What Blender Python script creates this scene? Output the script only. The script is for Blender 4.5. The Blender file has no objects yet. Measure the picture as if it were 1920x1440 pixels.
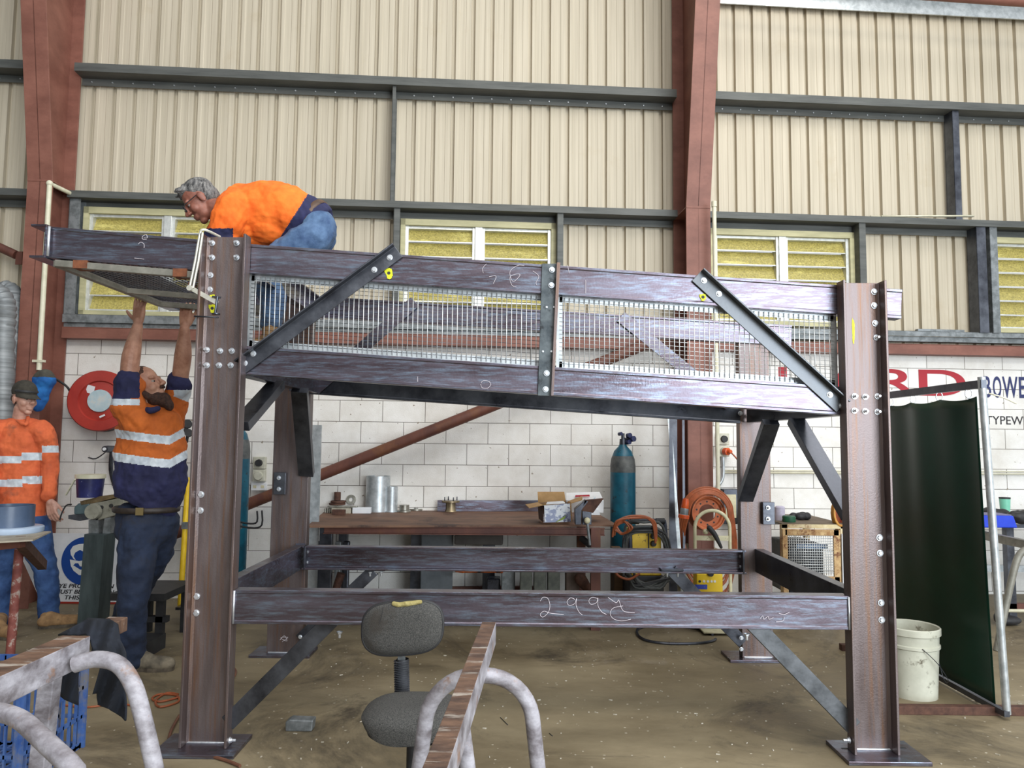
import bpy, bmesh, math, random
from mathutils import Vector, Matrix
random.seed(7)
V=Vector; R=math.radians
scn=bpy.context.scene; COL=scn.collection
# ---------------------------------------------------------------- camera model
FP=1390.; CH=1.46; PI_=R(4.4); RO=.01
cf=V((0,math.cos(PI_),math.sin(PI_))); cu0=V((0,-math.sin(PI_),math.cos(PI_))); cr0=V((1,0,0))
cr=math.cos(RO)*cr0+math.sin(RO)*cu0; cu=-math.sin(RO)*cr0+math.cos(RO)*cu0
CC=V((0,0,CH))
def ray(x,y): return cf+cr*((x-960)/FP)+cu*((720-y)/FP)
def PY(x,y,Y): d=ray(x,y); return CC+d*(Y/d.y)
def PZ(x,y,z=0.): d=ray(x,y); return CC+d*((z-CH)/d.z)
WA=math.atan(.0717); WE=V((math.cos(WA),math.sin(WA),0)); WN=V((math.sin(WA),-math.cos(WA),0)); WO=V((0,7.11,0))
def WS(x,y,d=0.):                       # pixel -> (s, z) on the plane d metres in front of the back wall
    v=ray(x,y); o=WO+WN*d; P=CC+v*((o-CC).dot(WN)/v.dot(WN)); return (P-o).dot(WE),P.z
def WP(s,d,z): return WO+WE*s+WN*d+V((0,0,z))
WM=Matrix.Translation(WO)@Matrix.Rotation(WA,4,'Z')   # local (s,-d,z)
cam=bpy.data.cameras.new('camera'); co=bpy.data.objects.new('camera',cam); COL.objects.link(co)
m=Matrix((cr,cu,-cf)).transposed().to_4x4(); m.translation=CC; co.matrix_world=m
cam.sensor_width=36; cam.lens=36*FP/1920; cam.clip_start=.05; cam.clip_end=200; scn.camera=co
# ---------------------------------------------------------------- materials
MATS={}
def mat(name,c1,c2=None,rough=.6,metal=0.,scale=(6,6,6),bump=0.,bscale=60.,c3=None,s3=2.5,t3=.55,emit=0.,detail=6,w3=.08,rvar=0.,spec=None,contrast=(.35,.65),alpha=1.,trans=0.,sheen=0.):
    if name in MATS: return MATS[name]
    M=bpy.data.materials.new(name); M.use_nodes=True; n=M.node_tree.nodes; l=M.node_tree.links; b=n['Principled BSDF']
    b.inputs['Roughness'].default_value=rough; b.inputs['Metallic'].default_value=metal
    if spec is not None: b.inputs['Specular IOR Level'].default_value=spec
    if sheen: b.inputs['Sheen Weight'].default_value=sheen
    if trans: b.inputs['Transmission Weight'].default_value=trans
    c=lambda q:(q[0],q[1],q[2],1)
    tc=n.new('ShaderNodeTexCoord')
    if isinstance(scale,(int,float)): scale=(scale,)*3
    if c2 is not None:
        mp=n.new('ShaderNodeMapping'); mp.inputs['Scale'].default_value=scale; l.new(tc.outputs['Object'],mp.inputs[0])
        nz=n.new('ShaderNodeTexNoise'); nz.inputs['Scale'].default_value=1; nz.inputs['Detail'].default_value=detail; nz.inputs['Roughness'].default_value=.65; l.new(mp.outputs[0],nz.inputs[0])
        rp=n.new('ShaderNodeValToRGB'); rp.color_ramp.elements[0].position=contrast[0]; rp.color_ramp.elements[1].position=contrast[1]
        rp.color_ramp.elements[0].color=c(c1); rp.color_ramp.elements[1].color=c(c2); l.new(nz.outputs[0],rp.inputs[0]); out=rp.outputs[0]
        if rvar:
            mr=n.new('ShaderNodeMapRange'); mr.inputs[1].default_value=.3; mr.inputs[2].default_value=.7; mr.inputs[3].default_value=rough-rvar; mr.inputs[4].default_value=rough+rvar
            l.new(nz.outputs[0],mr.inputs[0]); l.new(mr.outputs[0],b.inputs['Roughness'])
        if c3 is not None:
            n2=n.new('ShaderNodeTexNoise'); n2.inputs['Scale'].default_value=s3 if not isinstance(s3,tuple) else 1.; n2.inputs['Detail'].default_value=8; n2.inputs['Roughness'].default_value=.7; 
            if isinstance(s3,tuple):
                m9=n.new('ShaderNodeMapping'); m9.inputs['Scale'].default_value=s3; l.new(tc.outputs['Object'],m9.inputs[0]); l.new(m9.outputs[0],n2.inputs[0])
            else: l.new(tc.outputs['Object'],n2.inputs[0])
            r2=n.new('ShaderNodeValToRGB'); r2.color_ramp.elements[0].position=t3; r2.color_ramp.elements[1].position=t3+w3; l.new(n2.outputs[0],r2.inputs[0])
            mx=n.new('ShaderNodeMix'); mx.data_type='RGBA'; l.new(r2.outputs[0],mx.inputs[0]); l.new(out,mx.inputs[6]); mx.inputs[7].default_value=c(c3); out=mx.outputs[2]
        l.new(out,b.inputs['Base Color'])
        if emit: l.new(out,b.inputs['Emission Color']); b.inputs['Emission Strength'].default_value=emit
    else:
        b.inputs['Base Color'].default_value=c(c1)
        if emit: b.inputs['Emission Color'].default_value=c(c1); b.inputs['Emission Strength'].default_value=emit
    if bump:
        bz=n.new('ShaderNodeTexNoise'); bz.inputs['Scale'].default_value=bscale; bz.inputs['Detail'].default_value=5; l.new(tc.outputs['Object'],bz.inputs[0])
        bp=n.new('ShaderNodeBump'); bp.inputs['Strength'].default_value=bump; bp.inputs['Distance'].default_value=.01; l.new(bz.outputs[0],bp.inputs['Height']); l.new(bp.outputs[0],b.inputs['Normal'])
    MATS[name]=M; return M
def S(r,g,b):
    f=lambda v:((v/255.+.055)/1.055)**2.4 if v>10 else v/255./12.92
    return (f(r),f(g),f(b))
# ---------------------------------------------------------------- mesh builder
class B:
    def __init__(s,xf=None): s.v=[];s.f=[];s.sm=[];s.mi=[];s.xf=xf;s.cm=0
    def add(s,vs,fs,sm=False,M=None):
        o=len(s.v)
        for p in vs:
            p=V(p)
            if M is not None: p=M@p
            if s.xf is not None: p=s.xf@p
            s.v.append(p)
        for f in fs: s.f.append([o+i for i in f]); s.sm.append(sm); s.mi.append(s.cm)
        return s
    def box(s,c,d,M=None):
        x,y,z=d[0]/2,d[1]/2,d[2]/2; c=V(c)
        vs=[V((a*x,b*y,e*z)) for e in(-1,1) for b in(-1,1) for a in(-1,1)]
        if M is not None: vs=[M@p for p in vs]
        return s.add([c+p for p in vs],[(0,2,3,1),(4,5,7,6),(0,1,5,4),(2,6,7,3),(0,4,6,2),(1,3,7,5)])
    def bb(s,a,b): return s.box([(a[i]+b[i])/2 for i in range(3)],[abs(b[i]-a[i]) for i in range(3)])
    def bar(s,p0,p1,prof,up=(0,0,1),sm=False,caps=True,p1prof=None):
        p0,p1=V(p0),V(p1); d=(p1-p0).normalized(); up=V(up); a=d.cross(up).normalized(); b=a.cross(d).normalized()
        n=len(prof); q=p1prof or prof
        vs=[p0+a*x+b*y for x,y in prof]+[p1+a*x+b*y for x,y in q]
        fs=[(i,(i+1)%n,n+(i+1)%n,n+i) for i in range(n)]
        if caps: fs+=[tuple(range(n))[::-1],tuple(range(n,2*n))]
        return s.add(vs,fs,sm)
    def tube(s,pts,r,n=10,closed=False,caps=True,flat=1.,ref=None):
        pts=[V(p) for p in pts]; N=len(pts); rr=r if isinstance(r,(list,tuple)) else [r]*N
        vs=[];pa=None
        for i,p in enumerate(pts):
            if closed: t=(pts[(i+1)%N]-pts[i-1])
            else: t=pts[min(i+1,N-1)]-pts[max(i-1,0)]
            t.normalize()
            if pa is None:
                a=V(ref) if ref else (V((0,0,1)) if abs(t.z)<.9 else V((1,0,0)))
            else: a=pa
            a=(a-t*a.dot(t)).normalized(); pa=a; b=t.cross(a)
            for k in range(n):
                w=2*math.pi*k/n; vs.append(p+a*(math.cos(w)*rr[i])+b*(math.sin(w)*rr[i]*flat))
        fs=[]
        for i in range(N if closed else N-1):
            j=(i+1)%N
            for k in range(n): fs.append((i*n+k,i*n+(k+1)%n,j*n+(k+1)%n,j*n+k))
        s.add(vs,fs,True)
        if caps and not closed: s.add(vs[:n],[tuple(range(n))[::-1]]); s.add(vs[-n:],[tuple(range(n))])
        return s
    def lathe(s,prof,o=(0,0,0),axis=(0,0,1),n=32,sm=True,squash=1.):
        ax=V(axis).normalized(); a=(V((1,0,0)) if abs(ax.x)<.9 else V((0,1,0))); a=(a-ax*a.dot(ax)).normalized(); b=ax.cross(a); o=V(o)
        vs=[];fs=[];N=len(prof)
        for r,z in prof:
            for k in range(n): w=2*math.pi*k/n; vs.append(o+ax*z+a*(math.cos(w)*r)+b*(math.sin(w)*r*squash))
        for i in range(N-1):
            for k in range(n): fs.append((i*n+k,i*n+(k+1)%n,(i+1)*n+(k+1)%n,(i+1)*n+k))
        return s.add(vs,fs,sm)
    def sph(s,c,r,M=None,n=16,m=10):
        if isinstance(r,(int,float)): r=(r,r,r)
        vs=[];fs=[]
        for i in range(m+1):
            t=math.pi*i/m
            for k in range(n):
                w=2*math.pi*k/n; p=V((r[0]*math.sin(t)*math.cos(w),r[1]*math.sin(t)*math.sin(w),r[2]*math.cos(t)))
                if M is not None: p=M@p
                vs.append(V(c)+p)
        for i in range(m):
            for k in range(n): fs.append((i*n+k,(i+1)*n+k,(i+1)*n+(k+1)%n,i*n+(k+1)%n))
        return s.add(vs,fs,True)
    def plate(s,poly,nrm):              # polygon (3-D points) extruded by nrm
        poly=[V(p) for p in poly]; nrm=V(nrm); n=len(poly)
        return s.add(poly+[p+nrm for p in poly],[tuple(range(n))[::-1],tuple(range(n,2*n))]+[(i,(i+1)%n,n+(i+1)%n,n+i) for i in range(n)])
    def grid(s,fn,nu,nv,sm=True):
        vs=[fn(i/nu,j/nv) for j in range(nv+1) for i in range(nu+1)]
        return s.add(vs,[(j*(nu+1)+i,j*(nu+1)+i+1,(j+1)*(nu+1)+i+1,(j+1)*(nu+1)+i) for j in range(nv) for i in range(nu)],sm)
def wloc(o):
    l=V((0,0,0))
    while o is not None: l+=o.location; o=o.parent
    return l
def mkobj(name,b,m,parent=None,loc=None,bev=0.,fixn=True,kind=None,label=None):
    me=bpy.data.meshes.new(name); base=V(loc) if loc is not None else (wloc(parent) if parent is not None else V((0,0,0)))
    me.from_pydata([p-base for p in b.v],[],b.f)
    for i,p in enumerate(me.polygons): p.use_smooth=b.sm[i]; p.material_index=b.mi[i]
    for x in (m if isinstance(m,list) else [m]): me.materials.append(x)
    if fixn:
        bm=bmesh.new(); bm.from_mesh(me); bmesh.ops.remove_doubles(bm,verts=bm.verts,dist=1e-6); bmesh.ops.recalc_face_normals(bm,faces=bm.faces)
        for e in bm.edges:
            if len(e.link_faces)==2 and e.calc_face_angle(0)>.7: e.smooth=False
        bm.to_mesh(me); bm.free()
    o=bpy.data.objects.new(name,me); COL.objects.link(o)
    if parent is not None: o.parent=parent; 
    if loc is not None: o.location=V(loc)-(wloc(parent) if parent is not None else V((0,0,0)))
    if bev:
        md=o.modifiers.new('bevel','BEVEL'); md.width=bev; md.segments=2; md.limit_method='ANGLE'; md.angle_limit=R(40)
    if kind: o['kind']=kind
    if label: o['label']=label
    return o
def tag(o,label,cat,group=None,kind=None):
    o['label']=label; o['category']=cat
    if group: o['group']=group
    if kind: o['kind']=kind
    return o
def thing(name,label,cat,loc,group=None,rz=0.):
    o=bpy.data.objects.new(name,None); o.empty_display_size=.1; COL.objects.link(o); o.location=V(loc); o.rotation_euler=(0,0,rz)
    return tag(o,label,cat,group)
def single(name,b,m,label,cat,loc,group=None,bev=0.,**k): return tag(mkobj(name,b,m,None,loc,bev,**k),label,cat,group)
def struct(name,b,m,parent=None,bev=0.,**k):
    o=mkobj(name,b,m,parent,None,bev,**k)
    if parent is None: o['kind']='structure'
    return o
def dup(o,dloc=(0,0,0),label=None,group=None,rz=0.,parent=None):
    c=o.copy(); COL.objects.link(c)
    if parent is not None: c.parent=parent
    else:
        c.location=o.location+V(dloc); c.rotation_euler.z=o.rotation_euler.z+rz
        if label: c['label']=label
        if group: c['group']=group
    for ch in [x for x in list(COL.objects) if x.parent==o]: dup(ch,parent=c)
    return c
def text(s,m,parent,loc,size,M,width=None,bold=0.,name='lettering',ext=.001,shear=0.,height=None):
    cu_=bpy.data.curves.new(name,'FONT'); cu_.body=s; cu_.size=size; cu_.offset=bold; cu_.extrude=ext; cu_.shear=shear
    o=bpy.data.objects.new(name,cu_); COL.objects.link(o); dg=bpy.context.evaluated_depsgraph_get(); me=bpy.data.meshes.new_from_object(o.evaluated_get(dg)); bpy.data.objects.remove(o)
    xs=[v.co.x for v in me.vertices]; ys=[v.co.y for v in me.vertices]; w=max(xs)-min(xs); h=max(ys)-min(ys)
    sx=width/w if width else 1; sy=height/h if height else 1
    base=wloc(parent)
    for v in me.vertices: v.co=M@V(((v.co.x-min(xs))*sx,(v.co.y-min(ys))*sy,v.co.z))+V(loc)-base
    me.materials.clear(); me.materials.append(m)
    o=bpy.data.objects.new(name,me); COL.objects.link(o); o.parent=parent; return o
def rect(w,h,ox=0,oy=0): return [(ox-w/2,oy-h/2),(ox+w/2,oy-h/2),(ox+w/2,oy+h/2),(ox-w/2,oy+h/2)]
def chan(h,d,tw=.007,tf=.011): return [(0,-h/2),(d,-h/2),(d,-h/2+tf),(tw,-h/2+tf),(tw,h/2-tf),(d,h/2-tf),(d,h/2),(0,h/2)]
def ang(a,b,t=.008): return [(0,0),(a,0),(a,t),(t,t),(t,b),(0,b)]
def pfc(h,d,tw=.008,tf=.010): return [(0,-h/2),(d,-h/2),(d,-h/2+tf),(tw+.004,-h/2+tf),(tw+.004,h/2-tf),(d,h/2-tf),(d,h/2),(0,h/2),(0,h/2-.013),(.0035,h/2-.018),(.0035,-h/2+.018),(0,-h/2+.013)]
def flip(p): return [(-x,y) for x,y in p][::-1]
def vflip(p): return [(x,-y) for x,y in p][::-1]
def arc(c,r,a0,a1,n,ex,ez):
    c=V(c);ex=V(ex);ez=V(ez); return [c+ex*(r*math.cos(R(a0+(a1-a0)*i/n)))+ez*(r*math.sin(R(a0+(a1-a0)*i/n))) for i in range(n+1)]
def smooth(pts,k=4):
    pts=[V(p) for p in pts]; out=[]
    for i in range(len(pts)-1):
        p0=pts[max(i-1,0)];p1=pts[i];p2=pts[i+1];p3=pts[min(i+2,len(pts)-1)]
        for j in range(k):
            t=j/k; out.append(.5*((2*p1)+(p2-p0)*t+(2*p0-5*p1+4*p2-p3)*t*t+(3*p1-p0-3*p2+p3)*t**3))
    return out+[pts[-1]]
# ---------------------------------------------------------------- common materials
mPurple=mat('mill_steel_purple',(.105,.078,.092),(.165,.145,.18),rough=.32,metal=.85,scale=(1.2,4,9),bump=.05,bscale=90,c3=(.23,.285,.37),s3=(8,16,70),t3=.47,w3=.22,rvar=.1)
mPurpleV=mat('mill_steel_rusty',(.12,.092,.09),(.21,.175,.175),rough=.42,metal=.65,scale=(9,9,1.2),bump=.10,bscale=140,c3=(.20,.105,.06),s3=(34,8,1.1),t3=.49,w3=.2,rvar=.1)
mDark=mat('black_mill_steel',(.05,.053,.066),(.13,.14,.165),rough=.36,metal=.8,scale=(5,5,5),bump=.05,bscale=70,rvar=.12)
mDarkLit=mat('black_mill_steel_lit',(.085,.092,.102),(.165,.175,.19),rough=.42,metal=.75,scale=(9,9,9),bump=.05,bscale=70,rvar=.1)  # lighter copy of the black mill steel, its reflected light put into the colour
mBolt=mat('zinc_bolt',(.55,.58,.62),(.75,.78,.82),rough=.35,metal=.7,scale=40)
mGalv=mat('galvanised_steel',(.16,.175,.18),(.27,.29,.30),rough=.5,metal=.5,scale=(14,14,14),detail=3,contrast=(.4,.6))
mGalvL=mat('bright_galvanised_steel',(.42,.46,.48),(.66,.70,.72),rough=.38,metal=.6,scale=(14,14,14),detail=3)
mGirt=mat('weathered_galvanised_girt',(.075,.08,.076),(.12,.125,.118),rough=.6,metal=.25,scale=(2,8,20),bump=.05)
mRed=mat('red_oxide_paint',S(114,70,58),S(138,90,76),rough=.55,scale=(3,3,5),bump=.08,bscale=50,c3=S(105,62,50),s3=2.2,t3=.58,w3=.15)
mRedD=mat('dark_red_oxide_paint',S(86,50,42),S(110,66,52),rough=.6,scale=(6,6,2),bump=.08,c3=S(120,78,48),s3=3,t3=.55,w3=.15)
mPVC=mat('cream_pvc',S(200,196,170),S(222,218,196),rough=.4,scale=8)
mBlack=mat('black_rubber',(.014,.014,.016),(.03,.03,.032),rough=.6,scale=12)
mYellow=mat('yellow_paint',S(225,180,20),S(245,205,50),rough=.45,scale=10,c3=S(120,95,30),s3=16,t3=.64,w3=.05)
mOrangeC=mat('orange_cable',S(130,70,38),S(170,88,50),rough=.5,scale=14)
mChalk=mat('white_chalk',S(215,208,215),rough=.9)
mCream=mat('cream_paint',S(190,184,150),S(222,214,180),rough=.6,scale=10,c3=S(120,90,50),s3=9,t3=.6,w3=.06)
mTeal=mat('teal_cylinder_paint',S(14,72,92),S(26,100,122),rough=.4,scale=8,c3=S(40,46,48),s3=14,t3=.60,w3=.04)
mCard=mat('brown_cardboard',S(165,130,85),S(190,152,105),rough=.85,scale=12)
mWhite=mat('white_board',S(215,218,222),S(235,236,238),rough=.6,scale=4)
mNavyP=mat('navy_sign_paint',S(46,54,100),rough=.7)
mBlkP=mat('black_sign_paint',S(44,42,46),rough=.7)
mRedP=mat('red_sign_paint',S(168,40,52),rough=.7)
# ================================================================ the setting
fl=B(); fl.add([(-9,-7,0),(10,-7,0),(10,9,0),(-9,9,0)],[(0,1,2,3)])
def floor_mat():
    M=mat('concrete_floor',S(96,84,62),S(150,137,110),rough=.62,scale=(.9,1.6,1),detail=9,bump=.12,bscale=45,c3=S(176,168,156),s3=1.1,t3=.60,w3=.25,rvar=.14,contrast=(.3,.7))
    n=M.node_tree.nodes; l=M.node_tree.links; b=n['Principled BSDF']; src=b.inputs['Base Color'].links[0].from_socket
    tc=n.new('ShaderNodeTexCoord'); vo=n.new('ShaderNodeTexVoronoi'); vo.inputs['Scale'].default_value=16; l.new(tc.outputs['Object'],vo.inputs[0])
    nz=n.new('ShaderNodeTexNoise'); nz.inputs['Scale'].default_value=60; l.new(tc.outputs['Object'],nz.inputs[0])
    ad=n.new('ShaderNodeMath'); ad.operation='MULTIPLY'; l.new(vo.outputs[0],ad.inputs[0]); l.new(nz.outputs[0],ad.inputs[1])
    rp=n.new('ShaderNodeValToRGB'); rp.color_ramp.elements[0].position=.035; rp.color_ramp.elements[0].color=(1,1,1,1); rp.color_ramp.elements[1].position=.05; rp.color_ramp.elements[1].color=(0,0,0,1); l.new(ad.outputs[0],rp.inputs[0])
    mx=n.new('ShaderNodeMix'); mx.data_type='RGBA'; l.new(rp.outputs[0],mx.inputs[0]); l.new(src,mx.inputs[6]); mx.inputs[7].default_value=(*S(190,182,165),1)
    n3=n.new('ShaderNodeTexNoise'); n3.inputs['Scale'].default_value=.8; n3.inputs['Detail'].default_value=10; n3.inputs['Roughness'].default_value=.75; n3.inputs['Distortion'].default_value=1.5; l.new(tc.outputs['Object'],n3.inputs[0])
    r3=n.new('ShaderNodeValToRGB'); r3.color_ramp.elements[0].position=.52; r3.color_ramp.elements[1].position=.68; l.new(n3.outputs[0],r3.inputs[0])
    m3=n.new('ShaderNodeMix'); m3.data_type='RGBA'; l.new(r3.outputs[0],m3.inputs[0]); l.new(mx.outputs[2],m3.inputs[6]); m3.inputs[7].default_value=(*S(74,66,52),1)
    l.new(m3.outputs[2],b.inputs['Base Color']); return M
struct('floor',fl,floor_mat())
# wall: painted block below, ribbed sheet above
def block_mat():
    M=bpy.data.materials.new('painted_block_wall'); M.use_nodes=True; n=M.node_tree.nodes; l=M.node_tree.links; b=n['Principled BSDF']; b.inputs['Roughness'].default_value=.75
    tc=n.new('ShaderNodeTexCoord'); sp=n.new('ShaderNodeSeparateXYZ'); l.new(tc.outputs['Object'],sp.inputs[0]); cb=n.new('ShaderNodeCombineXYZ')
    a1=n.new('ShaderNodeMath'); a1.inputs[1].default_value=-.175+.0; l.new(sp.outputs[0],a1.inputs[0]); a2=n.new('ShaderNodeMath'); a2.inputs[1].default_value=-.028; l.new(sp.outputs[2],a2.inputs[0])
    l.new(a1.outputs[0],cb.inputs[0]); l.new(a2.outputs[0],cb.inputs[1])
    bt=n.new('ShaderNodeTexBrick'); bt.offset=.5; bt.inputs['Scale'].default_value=1; bt.inputs['Brick Width'].default_value=.4; bt.inputs['Row Height'].default_value=.2; bt.inputs['Mortar Size'].default_value=.0035; bt.inputs['Mortar Smooth'].default_value=.4
    bt.inputs['Color1'].default_value=(*S(240,239,236),1); bt.inputs['Color2'].default_value=(*S(236,234,230),1); bt.inputs['Mortar'].default_value=(*S(118,112,104),1); l.new(cb.outputs[0],bt.inputs[0])
    nz=n.new('ShaderNodeTexNoise'); nz.inputs['Scale'].default_value=1.6; nz.inputs['Detail'].default_value=9; nz.inputs['Roughness'].default_value=.7; l.new(tc.outputs['Object'],nz.inputs[0])
    r=n.new('ShaderNodeValToRGB'); r.color_ramp.elements[0].position=.35; r.color_ramp.elements[0].color=(*S(232,229,224),1); r.color_ramp.elements[1].position=.6; r.color_ramp.elements[1].color=(1,1,1,1); l.new(nz.outputs[0],r.inputs[0])
    mx=n.new('ShaderNodeMix'); mx.data_type='RGBA'; mx.blend_type='MULTIPLY'; mx.inputs[0].default_value=1; l.new(bt.outputs[0],mx.inputs[6]); l.new(r.outputs[0],mx.inputs[7])
    n2=n.new('ShaderNodeTexNoise'); n2.inputs['Scale'].default_value=22; n2.inputs['Detail'].default_value=2; l.new(tc.outputs['Object'],n2.inputs[0])
    r2=n.new('ShaderNodeValToRGB'); r2.color_ramp.elements[0].position=.70; r2.color_ramp.elements[1].position=.74; l.new(n2.outputs[0],r2.inputs[0])
    m2=n.new('ShaderNodeMix'); m2.data_type='RGBA'; l.new(r2.outputs[0],m2.inputs[0]); l.new(mx.outputs[2],m2.inputs[6]); m2.inputs[7].default_value=(*S(140,128,112),1)
    l.new(m2.outputs[2],b.inputs['Base Color'])
    n4=n.new('ShaderNodeTexNoise'); n4.inputs['Scale'].default_value=110; l.new(tc.outputs['Object'],n4.inputs[0])
    ma=n.new('ShaderNodeMath'); ma.operation='MULTIPLY_ADD'; l.new(bt.outputs[1],ma.inputs[0]); ma.inputs[1].default_value=-1.; l.new(n4.outputs[0],ma.inputs[2])
    bp=n.new('ShaderNodeBump'); bp.inputs['Strength'].default_value=.35; bp.inputs['Distance'].default_value=.006; l.new(ma.outputs[0],bp.inputs['Height']); l.new(bp.outputs[0],b.inputs['Normal'])
    return M
bw=B(); bw.bb((-8,0,0),(9,.2,2.38))
wall=mkobj('wall_back',bw,block_mat()); wall.matrix_world=WM; wall['kind']='structure'
# windows (s0,s1,z0,z1)
WIN=[(-4.02,-2.50,2.58,3.60),(-1.09,.41,2.60,3.58),(1.95,3.42,2.62,3.58),(4.86,6.3,2.60,3.58)]
mClad=mat('cream_ribbed_sheet',S(182,172,152),S(200,190,170),rough=.6,scale=(26,1,.5),detail=4,c3=S(182,168,142),s3=1.3,t3=.58,w3=.2,bump=.02)
PER=.190; RS=.042
bp_=set(); k=-8.0
prof=[(0,0),(.030,0),(.034,.004),(.095,.004),(.099,0),(.150,0),(.154,RS),(.186,RS),(.190,0)]
pts=[]
i=0
while -8+i*PER<9:
    for a,dep in prof[:-1]: pts.append((-8+i*PER+a,dep))
    i+=1
pts.append((-8+i*PER,0))
def depth_at(s):
    for j in range(len(pts)-1):
        if pts[j][0]<=s<=pts[j+1][0]:
            t=(s-pts[j][0])/(pts[j+1][0]-pts[j][0]); return pts[j][1]*(1-t)+pts[j+1][1]*t
    return 0
for w in WIN:
    for s in w[:2]: pts.append((s,depth_at(s)))
pts.sort()
cl=B()
for j in range(len(pts)-1):
    s0,d0=pts[j]; s1,d1=pts[j+1]; sm=(s0+s1)/2; zs=[(2.36,8.2)]
    for w in WIN:
        if w[0]<sm<w[1]: zs=[(2.36,w[2]),(w[3],8.2)]
    for z0,z1 in zs: cl.add([(s0,.03+d0,z0),(s1,.03+d1,z0),(s1,.03+d1,z1),(s0,.03+d0,z1)],[(0,1,2,3)])
o=mkobj('ribbed_sheeting',cl,mClad,fixn=False); o.parent=wall
# wall writing
WR=(Matrix.Rotation(WA,4,'Z')@Matrix.Rotation(R(90),4,'X')).to_3x3()
def wtext(s,m,s0,z0,w,h,bold=0.,d=.003,nm='painted_lettering'): return text(s,m,None,(0,0,0),1,Matrix.Identity(3),name=nm) if 0 else _wt(s,m,s0,z0,w,h,bold,d,nm)
def _wt(s,m,s0,z0,w,h,bold,d,nm):
    t=text(s,m,None,WP(s0,d,z0),h*1.35,WR,width=w,height=h,bold=bold,name=nm,ext=.0006)
    t.parent=wall; t.matrix_parent_inverse=WM.inverted(); return t
for ch,s0,w in (('B',4.765,.078),('O',4.865,.088),('W',4.965,.165),('E',5.142,.072),('N',5.232,.09)): wtext(ch,mNavyP,s0,1.945,w,.215,.004)
wtext('TYPEWRITERS',mBlkP,4.775,1.675,.76,.085,.0)
for ch,s0,w in (('A',2.10,.42),('L',2.64,.30),('A',3.10,.44),('R',3.65,.42),('D',4.085,.49)):
    wtext(ch,mRedP,s0,1.955,w,.262,.004)
# windows
mGlass=mat('yellow_obscure_glass',S(126,118,66),S(176,163,92),rough=.2,scale=(60,60,70),bump=.6,bscale=95,emit=.30,c3=S(232,222,140),s3=(3,3,14),t3=.56,w3=.25)  # emission stands in for daylight coming through the louvres
mAlu=mat('aluminium_louvre_frame',(.55,.57,.55),(.75,.76,.74),rough=.4,metal=.4,scale=20)
mFrame=mat('cream_window_frame',S(168,164,128),S(196,190,150),rough=.6,scale=(3,3,14))
nS=0
for wi,(s0,s1,z0,z1) in enumerate(WIN):
    fr=B(WM); t=.045
    for a,b in (((s0,-.06,z0),(s0+t,.09,z1)),((s1-t,-.06,z0),(s1,.09,z1)),((s0,-.06,z1-.06),(s1,.09,z1)),((s0,-.06,z0),(s1,.09,z0+t))): fr.bb(a,b)
    W_=struct('window_%d'%(wi+1),fr,mFrame,bev=.003)
    if wi in(1,2):                       # right/left reveal jamb
        pass
    sm=(s0+s1)/2
    for q,(a,b) in enumerate(((s0+t,sm-.03),(sm+.03,s1-t))):
        lf=B(WM); lg=B(WM); n=6; h=(z1-.06-z0-t)/n
        lf.bb((a,-.03,z0+t),(a+.03,.06,z1-.06)); lf.bb((b-.03,-.03,z0+t),(b,.06,z1-.06)); lf.bb((a,-.02,z1-.085),(b,.05,z1-.06)); lf.bb((a,-.02,z0+t),(b,.05,z0+t+.02))
        for k in range(n):
            zc=z0+t+h*(k+.5); th=R(24)
            Mx=Matrix.Rotation(-th,3,'X')
            lg.box((.5*(a+b),.02,zc),(b-a-.05,.006,h*1.06),Mx)
            lf.box((.5*(a+b),.02-.5*h*math.sin(th)*1.05-.002,zc-.5*h*1.04),(b-a-.06,.012,.010))
        mkobj('louvre_frame',lf,mAlu,W_); mkobj('louvre_glass',lg,mGlass,W_)
    mu=B(WM); mu.bb((sm-.035,-.05,z0+t),(sm+.035,.06,z1-.06)); mkobj('mullion',mu,mAlu,W_,bev=.003)
# portal columns -------------------------------------------------
def portal(idx,sc,fw,d0,d1,zk,m2,hw=.0):
    b=B(WM); top=7.6
    def dep(z): return d0 if z<=zk else d0+(d1-d0)*(z-zk)/(6-zk)
    zz=[0,zk,6.0,top]
    tf=.016
    for i in range(3):
        za,zb=zz[i],zz[i+1]; da,db=dep(za),dep(zb)
        # front flange
        for w0,w1,ya,yb in ((-fw/2,fw/2,-da,-db),):
            b.add([(sc+w0,ya,za),(sc+w1,ya,za),(sc+w1,ya+tf,za),(sc+w0,ya+tf,za),(sc+w0,yb,zb),(sc+w1,yb,zb),(sc+w1,yb+tf,zb),(sc+w0,yb+tf,zb)],[(0,1,2,3),(4,5,6,7),(0,1,5,4),(1,2,6,5),(2,3,7,6),(3,0,4,7)])
        b.add([(sc-.006,-da,za),(sc+.006,-da,za),(sc+.006,-.03,za),(sc-.006,-.03,za),(sc-.006,-db,zb),(sc+.006,-db,zb),(sc+.006,-.03,zb),(sc-.006,-.03,zb)],[(0,1,5,4),(1,2,6,5),(2,3,7,6),(3,0,4,7)])
    b.bb((sc-fw/2,-.034,0),(sc+fw/2,-.016,top))
    b.bb((sc-fw/2-.0,-d0-.004,zk-.01),(sc+fw/2,-d0-.0,zk+.01)); b.bb((sc-fw/2,-d0+tf,zk-.006),(sc+fw/2,-.03,zk+.006))
    return struct('trim_%d'%idx,b,[mRed,m2],bev=.003)
portal(1,-4.235,.215,.40,.80,3.72,mRedD); portal(2,1.70,.232,.44,.86,3.66,mRedD)
for nm,c,top in (('footing',1.70,.42),):
    b=B(WM); b.bb((c-.17,-.50,0),(c+.17,-.02,.50)); struct('trim_3',b,mat('cream_footing',S(150,140,112),S(176,166,140),rough=.8,scale=8))
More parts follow.
